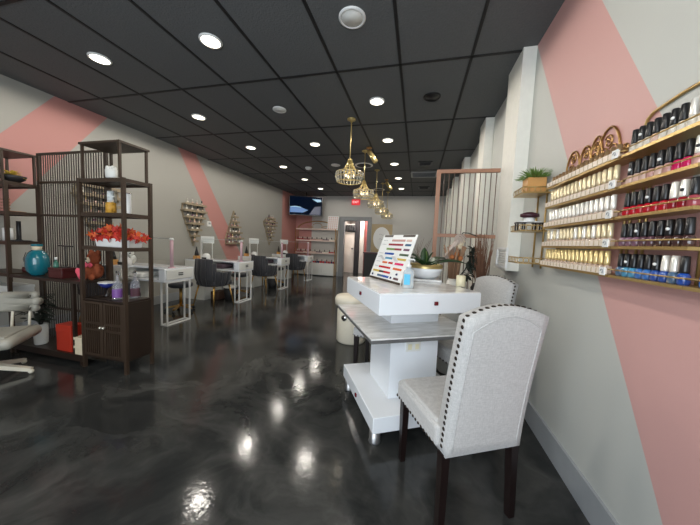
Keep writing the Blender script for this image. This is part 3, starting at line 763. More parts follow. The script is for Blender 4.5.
# desk clutter
for i in range(4):
    dn = ('nearest', 'second', 'third', 'farthest')[i]
    yy = DESK_Y[i]
    t = thing('brush_holder', 'dark cone-topped brush holder with wooden base on the %s white desk' % dn, 'brush holder', (-4.25, yy+.10, .785), 0, 'brush holders on the desks')
    m = MB(); m.b2(-.05, .05, -.04, .04, 0, .07, bevel=.004); m.build('base', 'wood', t)
    m = MB(); m.lathe([(.04, .07), (.032, .13), (.014, .2), (.008, .25)], seg=14); m.build('brushes', 'dark', t)
    t = thing('nail_dryer', 'white rounded nail dryer on the %s white desk' % dn, 'nail dryer', (-4.02, yy+.10, .785), 0, 'nail dryers on the desks')
    m = MB(); m.lathe([(.085, 0), (.088, .05), (.07, .1), (.03, .125)], seg=20, sy=.75); m.build('shell', 'white_p', t)
    m = MB(); m.b2(-.05, .05, -.07, -.055, .01, .05); m.build('opening', 'dark', t)
    if i > 0:
        t = thing('manicure_cushion', 'dusky purple hand cushion inside the open shelf of the %s desk' % dn, 'cushion', (-3.72, yy+.2, .63), 0, 'hand cushions in the desk shelves')
        m = MB(); m.box((0, 0, .045), (.24, .3, .09), bevel=.035); m.build('pad', mat('dusky velvet', (70, 56, 66), .85), t)
    else:
        t = tag(MB().box((0, 0, .035), (.26, .3, .07), bevel=.03).build('hand_cushion', 'white_m'), 'white hand cushion inside the open shelf of the nearest desk', 'cushion'); t.location = (-3.8, yy+.2, .63)
# plush dog on nearest desk
t = thing('plush_dog', 'white plush dog with black spots seen through the cabinet shelves', 'toy', (-4.2, 3.2, .785))
m = MB(); m.ball((0, 0, .07), .07); m.ball((.02, -.03, .17), .055); m.ball((.06, -.06, .155), .028); m.build('body', 'white_m', t)
m = MB(); m.ball((-.035, -.03, .19), .024, sz=1.5); m.ball((.03, .02, .19), .02, sz=1.6); m.ball((.085, -.075, .163), .012, seg=8); m.ball((.03, -.055, .08), .025, seg=10); m.ball((-.03, -.06, .1), .02, seg=10); m.build('spots', 'black', t)

# ---- woven barrel chairs
def barrel_chair():
    t = thing('woven_chair', '', 'chair', (0, 0, 0), 0, 'black woven barrel chairs with gold legs')
    # local: faces +Y, back at -Y
    m = MB(); m.box((0, .03, .43), (.42, .44, .09), bevel=.035); m.build('seat', 'black_soft', t)
    n = 21; m = MB()
    for k in range(n):
        u = -1+2*k/(n-1); a = -PI/2+u*2.0
        tall = 1/(1+math.exp((abs(u)-.42)*34))
        h = .635+.225*tall
        tang = Vector((-math.sin(a), math.cos(a), 0)); nrm = Vector((math.cos(a), math.sin(a), 0)); off = .020 if k % 2 else -.006
        R = Matrix((tang, nrm, Vector((0, 0, 1)))).transposed()
        prof = [(.215, .395), (.262, .50), (.276, .60), (.276-.012*tall, h)]
        V = []
        for rr, z in prof:
            w_ = .029 if z < .45 else .037
            for sa, sb in ((-1, -1), (1, -1), (1, 1), (-1, 1)):
                V.append(Vector((0, .02, z))+nrm*(rr+off+sb*.016)+tang*sa*w_)
        F = [(0, 3, 2, 1), (12, 13, 14, 15)]
        for j in range(3):
            for q_ in range(4): F.append((j*4+q_, j*4+(q_+1) % 4, j*4+4+(q_+1) % 4, j*4+4+q_))
        m._add(V, F)
    es = list(m.bm.edges); bmesh.ops.bevel(m.bm, geom=es, offset=.010, segments=2, affect='EDGES', profile=.5)
    for f_ in m.bm.faces: f_.smooth = True
    m.build('woven_back', 'black_soft', t)
    m = MB(); m.tube([(.215*math.cos(-PI/2+u*.2), .215*math.sin(-PI/2+u*.2)+.02, .40) for u in range(-10, 11)], .022, 8); m.build('lower_rim', 'black_soft', t)
    for sx in (-1, 1):
        for sy in (-1, 1):
            m = MB(); m.tube([(sx*.17, .02+sy*.17, .40), (sx*.235, .02+sy*.235, 0)], .015, 8, r_end=.009); m.build('leg', 'gold_leg', t)
    m = MB(); m.b2(-.18, .18, -.16, .2, .375, .395); m.build('under_frame', 'gold_leg', t)
    return t
BC = barrel_chair()
clab = ['black woven barrel chair glimpsed through the display cabinet', 'black woven barrel chair with gold legs in front of the second desk',
        'black woven barrel chair in front of the third desk', 'black woven barrel chair in front of the farthest desk, below the wall television']
for i, (cx, cy, ra) in enumerate(((-3.72, 2.57, .1), (-3.50, 4.10, -.1), (-3.48, 5.72, -.1), (-3.46, 7.38, -.1))):
    if i == 0: BC.location = (cx, cy, 0); BC.rotation_euler = (0, 0, ra); BC['label'] = clab[0]
    else: dup(BC, (cx, cy, 0), clab[i], rz=ra)
# stools on the far side of the desks
def stool():
    t = thing('swivel_stool', '', 'stool', (0, 0, 0), 0, 'black stools with gold star bases')
    m = MB(); m.lathe([(.15, .40), (.175, .42), (.175, .46), (.15, .48), (.02, .485)], seg=24); m.build('seat', 'black_soft', t)
    m = MB(); m.cyl((0, 0, .08), .022, .32); m.build('column', 'gold_leg', t)
    for k in range(5):
        a = 2*PI*k/5; c, s_ = math.cos(a), math.sin(a)
        m = MB(); m.bar((0, 0, .10), (.21*c, .21*s_, .065), .03, .025); m.build('base_leg', 'gold_leg', t)
        m = MB(); m.ball((.21*c, .21*s_, .026), .026, seg=10); m.build('caster', 'black', t)
    return t
ST = stool()
for i, lab in enumerate(['black swivel stool with gold star base beyond the nearest desk', 'black swivel stool with gold base beyond the second desk', 'black swivel stool with gold base beyond the third desk']):
    loc = (-3.72, DESK_Y[i]+DD+.26, 0)
    if i == 0: ST.location = loc; ST['label'] = lab
    else: dup(ST, loc, lab)
# under-desk bins
for i in (1, 2):
    t = thing('waste_bin', ('dark waste bin with white liner under the second desk', 'dark waste bin with white liner under the third desk')[i-1], 'bin', (-3.60, DESK_Y[i]+.27, 0), 0, 'bins under the desks')
    m = MB(); m.lathe([(.09, 0), (.1, .01), (.125, .26), (.118, .26), (.095, .02)], seg=20); m.build('bin', 'dark', t)
    m = MB(); m.lathe([(.119, .235), (.131, .245), (.129, .278), (.112, .275), (.1, .22)], seg=20); m.build('liner', 'white_m', t)
t = tag(MB().b2(-.09, .09, -.13, .13, 0, .16, bevel=.01).build('storage_box', mat('brown card', (84, 62, 50), .7)), 'brown storage box on the floor beside the bin under the second desk', 'box'); t.location = (-3.84, DESK_Y[1]+.24, 0)

# ================================================================== LEFT WALL RACKS
xw = XL
def wall_rack(label, yc, levels, frame_z, thick=.1):
    """levels: (z, half width); things on them are added separately"""
    t = thing('wall_rack', label, 'shelf', (xw, yc, 0))
    for z, hwid in levels:
        m = MB(); m.b2(0.0, thick, -hwid, hwid, z-.014, z+.011); m.b2(thick-.008, thick, -hwid, hwid, z+.011, z+.028); m.build('shelf_board', 'rack_wood', t)
    m = MB()
    for sgn in (-1, 1):
        pts = [(.012, sgn*max(.0, h_-.02), z_) for z_, h_ in levels]
        z_end, = frame_z
        pts = sorted(pts+[(.012, 0, z_end)], key=lambda p: p[2])
        for a, b in zip(pts[:-1], pts[1:]): m.bar(a, b, .02, .02)
    m.build('side_frame', 'rack_wood', t)
    return t
bottle_m = {}
def small_bottle(colr, capm):
    key = (colr, capm)
    if key not in bottle_m:
        m = MB(); m.lathe([(.014, 0), (.016, .004), (.016, .036), (.007, .042)], seg=10, mi=0); m.lathe([(.0095, .042), (.008, .082)], seg=10, mi=1)
        o = m.build('polish_bottle', [colr, capm]); me = o.data; bpy.data.objects.remove(o); bottle_m[key] = me
    return bottle_m[key]
def put_small(loc, colr, capm, label, group, s=1.):
    o = bpy.data.objects.new('polish_bottle', small_bottle(colr, capm)); col.objects.link(o); o.location = loc; o.scale = (s, s, s)
    tag(o, label, 'polish bottle', group); return o
rackA = [(1.86, .27), (1.735, .30), (1.61, .25), (1.485, .2), (1.36, .15), (1.24, .09), (1.13, .045)]
wall_rack('inverted triangle wooden wall rack above the second desk', 4.63, rackA, (1.04,))
wall_rack('inverted triangle wooden wall rack above the nearest desk, seen through slats', 2.93, rackA, (1.04,))
rackB = [(1.10, .29), (1.22, .31), (1.36, .25), (1.50, .19), (1.62, .13), (1.74, .08)]
wall_rack('tree-shaped wooden wall rack left of the third desk', 5.88, rackB, (1.90,))
rackC = [(1.87, .2), (1.76, .35), (1.66, .33), (1.55, .24), (1.44, .2), (1.33, .15), (1.2, .09)]
wall_rack('small inverted triangle wooden wall rack above the third desk', 7.57, rackC, (1.06,))
cc = ['cap_white', 'cap_black', 'cap_gold', 'cap_white']; pc = ['milk polish', 'blush polish', 'nude', 'rose polish', 'mauve polish']
for (yc, lv, nm) in ((4.63, rackA, 'inverted triangle rack above the second desk'), (2.93, rackA, 'rack behind the slatted screen'), (5.88, rackB, 'tree-shaped wall rack'), (7.57, rackC, 'farthest wall rack')):
    lv = sorted(lv, reverse=True)
    for li, (z, hw_) in enumerate(lv):
        n = max(1, int(hw_*2/.125))
        for k in range(n):
            yb_ = yc-hw_+.03+(2*hw_-.06)*(k+.5)/n + random.uniform(-.008, .008)
            place = 'only bottle' if n == 1 else '%s bottle from left' % ORD[k]
            put_small((xw+.05, yb_, z+.011), random.choice(pc), random.choice(cc), '%s, %s shelf down, %s' % (place, ORD[li], nm), 'bottles on the %s' % nm, 1.25)
t = thing('thermostat', 'small white square thermostat on the pink wall stripe', 'thermostat', (XL, 5.07, 1.52))
m = MB(); m.b2(-.006, .02, -.055, .055, -.055, .055, bevel=.006); m.build('body', 'white_p', t)
m = MB(); m.b2(.02, .022, -.03, .03, -.01, .03); m.build('display', 'base', t)

# ================================================================== BACK WALL
t = thing('television', 'wall television in the far left corner showing a blue boat', 'television', (-3.74, 8.69, 2.42), math.atan2(.38, 1.04))
m = MB(); m.b2(-.56, .56, 0, .05, -.325, .325, bevel=.008); m.build('case', 'black', t)
def screen_mat():
    m = mat('lit tv screen', (1, 2, 4), .6, noise=0); m.node_tree.nodes['Principled BSDF'].inputs['Specular IOR Level'].default_value = .02; nt = m.node_tree; b = nt.nodes['Principled BSDF']
    tc = nd(nt, 'ShaderNodeTexCoord'); n = nd(nt, 'ShaderNodeTexNoise'); n.inputs['Scale'].default_value = 3.5
    nt.links.new(tc.outputs['Object'], n.inputs['Vector']); r = nd(nt, 'ShaderNodeValToRGB')
    r.color_ramp.elements[0].position = .35; r.color_ramp.elements[0].color = lin((3, 14, 34)); r.color_ramp.elements[1].position = .7; r.color_ramp.elements[1].color = lin((8, 16, 30))
    nt.links.new(n.outputs['Fac'], r.inputs[0]); nt.links.new(r.outputs[0], b.inputs['Emission Color']); b.inputs['Emission Strength'].default_value = .55
    return m
m = MB(); m.b2(-.54, .54, -.002, .0, -.3, .305); sc_ = m.build('screen', screen_mat(), t)
m = MB(); m.prism([(-.53, -.23), (-.1, -.23), (.08, -.14), (-.06, -.09), (-.16, -.05), (-.34, -.02), (-.52, -.04)], -.004, -.002); m.build('picture_boat', mat('screen blue', (10, 40, 80), .3, noise=0, emit=(34, 108, 176), estr=.45), t)
m = MB(); m.prism([(.2, .24), (.5, .23), (.52, .16), (.38, .14)], -.004, -.002); m.prism([(-.52, -.04), (-.34, -.018), (-.16, -.045), (-.16, -.065), (-.34, -.05), (-.52, -.065)], -.006, -.004); m.build('picture_highlight', mat('screen pale', (60, 80, 100), .3, noise=0, emit=(150, 196, 226), estr=.5), t)
m = MB(); m.prism([(.12, -.28), (.5, -.28), (.5, .0), (.3, -.02)], -.004, -.002); m.build('picture_water', mat('screen slate', (16, 20, 34), .3, noise=0, emit=(50, 58, 92), estr=.35), t)
m = MB(); m.b2(-.06, .06, .05, .10, -.1, .1); m.tube([(0, .08, .05), (0, .08, ZC-2.42)], .02, 10); m.build('ceiling_mount', 'black', t)

t = thing('polish_shelf_unit', 'tall gold-framed polish shelf with arched top against the back wall', 'shelf', (-3.60, YB, 0))
W2 = .765
m = MB()
for xx in (-W2, W2):
    for yy in (-.22, -.02): m.b2(xx-.012, xx+.012, yy-.012, yy+.012, 0, 1.70)
m.tube([(W2*math.cos(PI*k/24), -.02, 1.69+.28*math.sin(PI*k/24)) for k in range(25)], .020, 8)
m.tube([(.18*math.cos(PI*k/12), -.02, 1.80+.1*math.sin(PI*k/12*1)) for k in range(13)], .01, 6)
m.tube([(-.35+.2*math.sin(k*.5), -.02, 1.72+.012*k) for k in range(8)], .009, 6); m.tube([(.35-.2*math.sin(k*.5), -.02, 1.72+.012*k) for k in range(8)], .009, 6)
m.build('frame', 'bronze_gold', t)
for z in (1.66, 1.25, .80):
    m = MB(); m.b2(-W2, W2, -.22, -.005, z-.012, z); m.b2(-W2, W2, -.226, -.216, z-.012, z+.035); m.build('shelf_board', 'shelf_cream', t)
m = MB(); m.b2(-W2+.01, W2-.01, -.30, -.005, 0.03, .46); m.build('cabinet', 'white_m', t)
for k in range(4):
    a = -W2+.03+k*(2*W2-.06)/4
    m = MB(); m.b2(a+.008, a+(2*W2-.06)/4-.008, -.315, -.30, .06, .44, bevel=.003); m.build('cabinet_door', 'white_m', t)
cols_b = ['red polish', 'dusty red polish', 'rose polish', 'blush polish', 'mauve polish', 'milk polish']
for li, (z, zn) in enumerate(((1.25, 'upper'), (.80, 'lower'), (.46, 'cabinet-top'))):
    for k in range(24):
        if li == 2 and k < 6: continue
        kk = k if li < 2 else k-6
        put_small((-3.60-W2+.05+k*(2*W2-.1)/23, YB-.12 if li < 2 else YB-.2, z+.0), cols_b[(k//4+li) % 6] if li < 2 else random.choice(['red polish', 'cherry polish', 'ink polish']),
                  'cap_white' if (k+li) % 3 else 'cap_black', '%s bottle from left, %s row, back wall shelf' % (ORD[kk], zn), 'bottles on the back wall shelf', 1.7)
t = thing('sample_board', 'white nail sample board leaning on top of the back wall shelf', 'chart', (-2.98, YB-.10, 1.66))
m = MB(); m.box((0, 0, .25), (.40, .016, .50), rot=(-.1, 0, 0)); m.build('board', 'white_p', t)
m = MB()
for r_ in range(6):
    for c_ in range(5): m.box((-.15+c_*.075, -.012-.25*.1+(r_*.075)*.1+.022-.01, .07+r_*.075), (.045, .006, .05), rot=(-.1, 0, 0))
m.build('sample_swatches', mat('swatch blush', (214, 178, 172), .4), t)
t = thing('exit_sign', 'red lit EXIT sign above the doorway', 'sign', (-2.19, YB, 2.67))
m = MB(); m.b2(-.15, .15, -.04, 0, -.1, .1, bevel=.006); m.build('body', 'exit_red', t)
def text(body, size, parent, loc, rot, mt, name='lettering', ext=.002):
    cu = bpy.data.curves.new(name, 'FONT'); cu.body = body; cu.size = size; cu.align_x = 'CENTER'; cu.align_y = 'CENTER'; cu.extrude = ext
    tmp = bpy.data.objects.new('tmp_text', cu); col.objects.link(tmp)
    dg = bpy.context.evaluated_depsgraph_get(); me = bpy.data.meshes.new_from_object(tmp.evaluated_get(dg))
    bpy.data.objects.remove(tmp); bpy.data.curves.remove(cu)
    me.name = name; me.materials.clear(); me.materials.append(M[mt] if isinstance(mt, str) else mt)
    o = bpy.data.objects.new(name, me); col.objects.link(o); o.parent = parent; o.location = loc; o.rotation_euler = rot
    return o
text('EXIT', .11, t, (0, -.043, 0), (PI/2, 0, 0), mat('sign white', (240, 220, 220), .4, noise=0, emit=(255, 220, 220), estr=.6))
t = thing('wall_panel', 'gold flecked panel with white oval plaque on the back wall', 'panel', (-1.22, YB, 1.42))
m = MB(); m.b2(-.36, .36, -.03, 0, -.5, .5, bevel=.004); m.build('panel', 'tan_panel', t)
m = MB(); m.prism([(.29*math.cos(2*PI*k/40)+.0, .40*math.sin(2*PI*k/40)) for k in range(40)], -.05, -.031); m.build('oval_plaque', 'white_p', t)
m = MB()
for zz in (.14, -.02):
    m.tube([(-.08+.02*k, -.053, zz+.018*math.sin(k*.8)) for k in range(8)], .006, 5)
m.build('plaque_marks', 'base', t)
t = thing('reception_counter', 'dark reception counter beside the back doorway', 'counter', (-1.28, 8.75, 0))
m = MB(); m.b2(-.35, .35, -.22, .22, 0, .92); m.build('body', 'dark', t)
m = MB(); m.b2(-.38, .38, -.25, .25, .92, .96, bevel=.005); m.build('counter_top', 'red_box', t)

# ================================================================== RIGHT SIDE: WOODEN SCREEN, TWIGS
t = thing('rod_screen', 'rosy wood room divider with thin dark vertical rods', 'screen', (.46, 2.995, 0))
xa, xb = -.305, .288
m = MB(); m.b2(xa+0, xb, -.018, .018, 1.985, 2.02); m.build('top_rail', 'screen_wood', t)
m = MB(); m.b2(xa+.04, xb, -.018, .018, 1.335, 1.37); m.build('middle_rail', 'screen_wood', t)
m = MB(); m.b2(xa, xb, -.03, .03, 0, .04); m.build('bottom_rail', 'screen_wood', t)
m = MB(); m.b2(xa, xa+.04, -.02, .02, .04, 1.985); m.build('post', 'screen_wood', t)
for k in range(11):
    xx = xa+.075+k*.049
    m = MB(); m.tube([(xx, 0, .04), (xx, 0, 1.985)], .0048, 6); m.build('rod', 'rod', t)
t = thing('twig_vase', 'tall dark floor vase of dry brown twigs behind the grey chair', 'vase', (.60, 2.775, 0))
m = MB(); m.lathe([(.07, 0), (.075, .02), (.055, .3), (.07, .7), (.085, .86), (.06, .9), (.05, .88)], seg=22); m.build('vase', 'dark', t)
m = MB()
for k in range(90):
    a = random.uniform(0, 2*PI); r0, r1 = random.uniform(0, .04), random.uniform(.03, .1)
    h = random.uniform(1.15, 1.38)
    j = random.uniform(-.02, .02)
    m.tube([(r0*math.cos(a), r0*math.sin(a), .85), (.5*(r0+r1)*math.cos(a)+j, .5*(r0+r1)*math.sin(a), (.85+h)/2), (r1*math.cos(a)+j*.5, r1*.7*math.sin(a)-j, h)], .0032, 4, r_end=.0015)
m.build('twigs', 'twig', t)
t = thing('stem_vase', 'grey floor vase of thin bare stems left of the rod screen', 'vase', (.02, 2.95, 0))
m = MB(); m.lathe([(.06, 0), (.07, .02), (.08, .4), (.055, .75), (.06, .8), (.045, .78)], seg=22); m.build('vase', 'base', t)
m = MB()
for k in range(9):
    a = k*.7; m.tube([(0, 0, .75), (.03*math.cos(a), .02*math.sin(a), 1.05), (.02+(k-4)*.026, .03*math.sin(a), 1.26+.03*(k % 3))], .004, 5, r_end=.002)
m.build('stems', 'rod', t)
t = thing('dried_arrangement', 'tall dried flower arrangement with pale drooping leaves before the rod screen', 'flowers', (.36, 2.80, 0))
m = MB(); m.lathe([(.09, 0), (.1, .02), (.1, .5), (.07, .85), (.05, .93), (.04, .9)], seg=22); m.build('vase', 'white_m', t)
m = MB()
for k in range(46):
    a = k*.9; q_ = .012+.028*random.random()
    m.tube([(q_*math.cos(a), q_*math.sin(a), .9), (1.4*q_*math.cos(a), 1.4*q_*math.sin(a), 1.08), (2.6*q_*math.cos(a+.3), 2.6*q_*math.sin(a+.3), 1.2+.06*random.random())], .007, 5)
m.build('stalks', 'tan', t)
m = MB()
for k in range(30): m.leaf((-.01, 0, 1.10+.008*k), (-.9+.05*k, -.35, .8), .15+.06*random.random(), .036, .95, th=.003, n=6)
m.build('pale_leaves', mat('bleached leaf', (190, 176, 166), .8), t)
m = MB()
for p in ((.01, -.05, 1.17), (.045, -.05, 1.13), (-.03, -.05, 1.14)): m.ball(p, .024, seg=10)
m.build('orange_blooms', mat('dried orange', (176, 108, 62), .8), t)
m = MB()
for p in ((.04, -.03, 1.27), (.055, -.02, 1.30), (.03, -.02, 1.24)): m.ball(p, .03, seg=10)
m.build('cream_blooms', 'cream', t)
m = MB()
for k in range(60):
    z_ = .97+.26*random.random(); m.leaf((.10+.05*random.random()+.15*(z_-.97), .0, z_), (random.uniform(-.5, 1), random.uniform(-.6, .4), random.uniform(-.8, .8)), .075, .04, .3, n=3)
m.tube([(.03, 0, .92), (.10, 0, 1.02), (.17, .0, 1.22)], .006, 5)
m.build('dark_leaves', 'leaf_dk', t)
m = MB(); m.tube([(.0, 0, 1.15), (.02, 0, 1.32), (.06, 0, 1.375), (.11, 0, 1.372), (.19, 0, 1.345)], .006, 6); m.build('arching_twig', 'leaf_dk', t)
t = thing('air_grille', 'white louvred air grille on the side of the pale pilaster', 'vent', (XR-.1, 2.71, 1.16))
m = MB()
for a in (-1, 1): m.b2(-.016, 0, a*.14-.012, a*.14+.012, -.085, .085); m.b2(-.016, 0, -.14, .14, a*.08-.01, a*.08+.01)
m.build('frame', 'white_p', t)
m = MB()
for k in range(7): m.box((-.007, 0, -.06+k*.02), (.010, .27, .006), rot=(0, .5, 0))
m.build('louvres', 'white_p', t)

# ================================================================== CENTRE STATION
A30 = math.radians(29)
C = Vector((-.068, 2.049, 0)); e1 = Vector((math.cos(A30), math.sin(A30), 0)); e2 = Vector((-math.sin(A30), math.cos(A30), 0))
t = thing('manicure_station', 'white pedestal manicure station with stone slab and marble top in the centre', 'table', C, A30)
m = MB(); m.b2(-.355, .37, -.378, .36, .095, .195, bevel=.004); bs = m.build('base_slab', 'white', t)
m = MB(); m.b2(-.185, .172, -.2, .17, .195, .632); m.build('column', 'white', t)
m = MB(); m.b2(-.12, .27, -.04, .30, .664, .82); m.build('neck', 'white', t)
m = MB(); m.b2(-.372, .40, -.332, .575, .632, .655); ms = m.build('middle_slab', 'edge', t)
m = MB(); m.b2(-.374, .402, -.334, .577, .655, .664); m.build('slab_surface', 'marble', ms)
m = MB(); m.b2(-.35, .35, -.375, .375, .818, .944, bevel=.003); tb = m.build('top_case', 'white', t)
m = MB(); m.b2(-.346, .346, -.371, .371, .944, .95); m.build('top_surface', 'marble', tb)
for (xx, yy) in ((-.315, -.315), (.315, -.315), (-.315, .305), (.315, .305)):
    m = MB(); m.lathe([(.036, 0), (.038, .008), (.035, .016), (.035, .095)], (xx, yy, 0), seg=20); m.build('foot', 'steel', t)
def knob(x, y, z, axis, par):
    m = MB()
    if axis == 'x': m.b2(x-.012, x, y-.012, y+.012, z-.012, z+.012, bevel=.003)
    else: m.b2(x-.012, x+.012, y-.012, y, z-.012, z+.012, bevel=.003)
    m.build('ruby_knob', 'ruby', par)
knob(.02, -.375, .885, 'y', tb); knob(-.35, -.02, .885, 'x', tb); knob(-.355, -.03, .145, 'x', bs)
m = MB(); m.b2(-.075, .035, -.207, -.2, .515, .582, bevel=.002); ol = m.build('outlet_plate', 'white_m', t)
for xx in (-.047, .007):
    m = MB(); m.b2(xx-.014, xx+.014, -.2095, -.207, .53, .567); m.build('socket', 'ivory', ol)
# colour chart
A = Vector((-.384, 2.282, .95)); B = Vector((-.103, 1.915, .95)); bdir = (B-A).normalized(); wch = (B-A).length
ang = math.atan2(bdir.y, bdir.x)
t = thing('colour_chart', 'slanted white nail colour chart with rows of coloured swatches', 'chart', A+Vector((0, 0, .002)), ang)
tilt = math.atan2(.13, .36); R_ = Euler((-tilt, 0, 0)).to_matrix(); Hc = .383
def onb(x, z, y=0): return R_ @ Vector((x, y, z))
def slab(m, x0, x1, z0, z1, y0, y1):
    m.box(onb((x0+x1)/2, (z0+z1)/2, (y0+y1)/2), (x1-x0, abs(y1-y0), z1-z0), rot=R_)
m = MB(); slab(m, 0, wch, 0, Hc, 0, .006); m.build('board', 'white_p', t)
m = MB(); m.bar((wch*.3, .02, .20), (wch*.3, .19, 0.0), .05, .004); m.bar((wch*.7, .02, .20), (wch*.7, .19, 0.0), .05, .004); m.build('easel_leg', 'white_p', t)
for q_ in ((.02, .15, Hc-.018, Hc-.002), (wch-.17, wch-.02, Hc-.018, Hc-.002), (0, wch, 0.0, .016)):
    m = MB(); slab(m, *q_, -.002, 0); m.build('dark_strip', 'bronze', t)
rows = [(.335, [(.16, .34, 'rose polish'), (.36, .42, 'blush polish')]), (.30, [(.13, .33, 'dusty red polish'), (.36, .43, 'steel blue polish')]),
        (.262, [(.12, .24, 'leaf_b'), (.24, .33, 'dusty red polish'), (.36, .43, 'mauve polish')]), (.222, [(.12, .25, 'royal blue polish'), (.33, .44, 'leaf_g')]),
        (.185, [(.15, .25, 'sky blue polish'), (.32, .43, 'leaf_y')]), (.148, [(.13, .2, 'leaf_or'), (.22, .28, 'red polish'), (.31, .42, 'hot pink polish')]),
        (.108, [(.1, .27, 'red polish'), (.31, .42, 'leaf_or')]), (.07, [(.03, .13, 'leaf_y'), (.13, .2, 'cocoa polish'), (.2, .29, 'red polish'), (.37, .39, 'ink polish')]),
        (.036, [(.03, .05, 'ink polish'), (.12, .2, 'steel blue polish'), (.2, .29, 'royal blue polish'), (.31, .33, 'ink polish'), (.36, .42, 'plum polish')])]
sw_ = {}
for z, items in rows:
    for x0, x1, mt in items:
        m = MB(); n = max(1, int((x1-x0)/.018))
        for k in range(n):
            a = x0+(x1-x0)*k/n; slab(m, a+(.0008 if k else 0), a+(x1-x0)/n, z-.008, z+.008, -.003, 0)
        m.build('swatch_row', mt, t)
m = MB()
for z in (.335, .30, .222, .19, .15, .11):
    for k in range(3): slab(m, .03+k*.022, .045+k*.022, z-.002, z+.002, -.0025, 0)
m.build('printed_text', 'base', t)
# sanitizer
t = thing('hand_sanitizer', 'clear pump bottle of hand sanitizer with blue label', 'bottle', Vector((-.045, 1.84, .95)))
m = MB(); m.lathe([(.032, 0), (.036, .006), (.036, .10), (.03, .118), (.014, .13), (.014, .14)], seg=24, sy=.72); m.build('bottle', 'gel', t)
m = MB(); m.b2(-.026, .012, -.0285, -.0265, .025, .095); m.build('label_panel', 'cyan', t)
m = MB(); m.lathe([(.016, .138), (.016, .155), (.007, .158), (.007, .185), (.012, .187), (.012, .198), (.004, .2)], seg=16); m.tube([(0, 0, .193), (.03, -.012, .192), (.036, -.014, .184)], .005, 8); m.build('pump', 'white_p', t)
# orchid bowl
t = thing('orchid_bowl', 'broad-leaved orchid in a white bowl with gold rim on the station', 'plant', Vector((.075, 2.35, .95)))
m = MB(); m.b2(-.13, .13, -.12, .12, 0, .018, bevel=.005); m.build('tray', 'marble', t)
m = MB(); m.lathe([(.06, .018), (.09, .022), (.122, .05), (.136, .085), (.139, .105)], seg=32); m.build('bowl', 'white', t)
m = MB(); m.lathe([(.140, .105), (.141, .135), (.131, .135), (.126, .105)], seg=32, caps=False); m.build('gold_rim', 'gold_b', t)
m = MB(); m.lathe([(.001, .122), (.128, .118), (.128, .105), (.001, .105)], seg=24, caps=False); m.build('soil', mat('bark', (74, 54, 40), .9, noise=.4, scale=60, bump=.5), t)
m = MB()
for (dx, dy, dz, L, w, dr) in ((-.95, -.3, 1.0, .28, .115, .62), (-.9, .1, 1.5, .25, .11, .5), (-.6, -.6, 1.0, .2, .08, .6), (.97, .2, .5, .35, .12, .36), (.8, .5, 1.0, .26, .105, .5),
                              (-.12, .3, 1.5, .17, .075, .1), (.4, -.1, 1.5, .19, .075, .35), (-.8, .5, 1.1, .24, .085, .6), (.5, -.7, .8, .17, .075, .55)):
    m.leaf((dx*.02, dy*.02, .12), (dx, dy, dz), L, w, dr, th=.004, n=12, fold=.3)
m.build('leaves', 'leaf_g', t)
m = MB(); m.tube([(0, 0, .1), (.01, 0, .2), (.0, .0, .24)], .003, 6); m.build('stem', 'leaf_b', t)
lathe_thing('pillar_candle', 'short ivory pillar candle at the back right of the station top', 'candle', (.325, 2.12, .95), [
    ('wax', [(.030, 0), (.032, .004), (.032, .076), (.026, .08)], 'ivory'), ('wick', [(.002, .078), (.0015, .09)], 'black')])

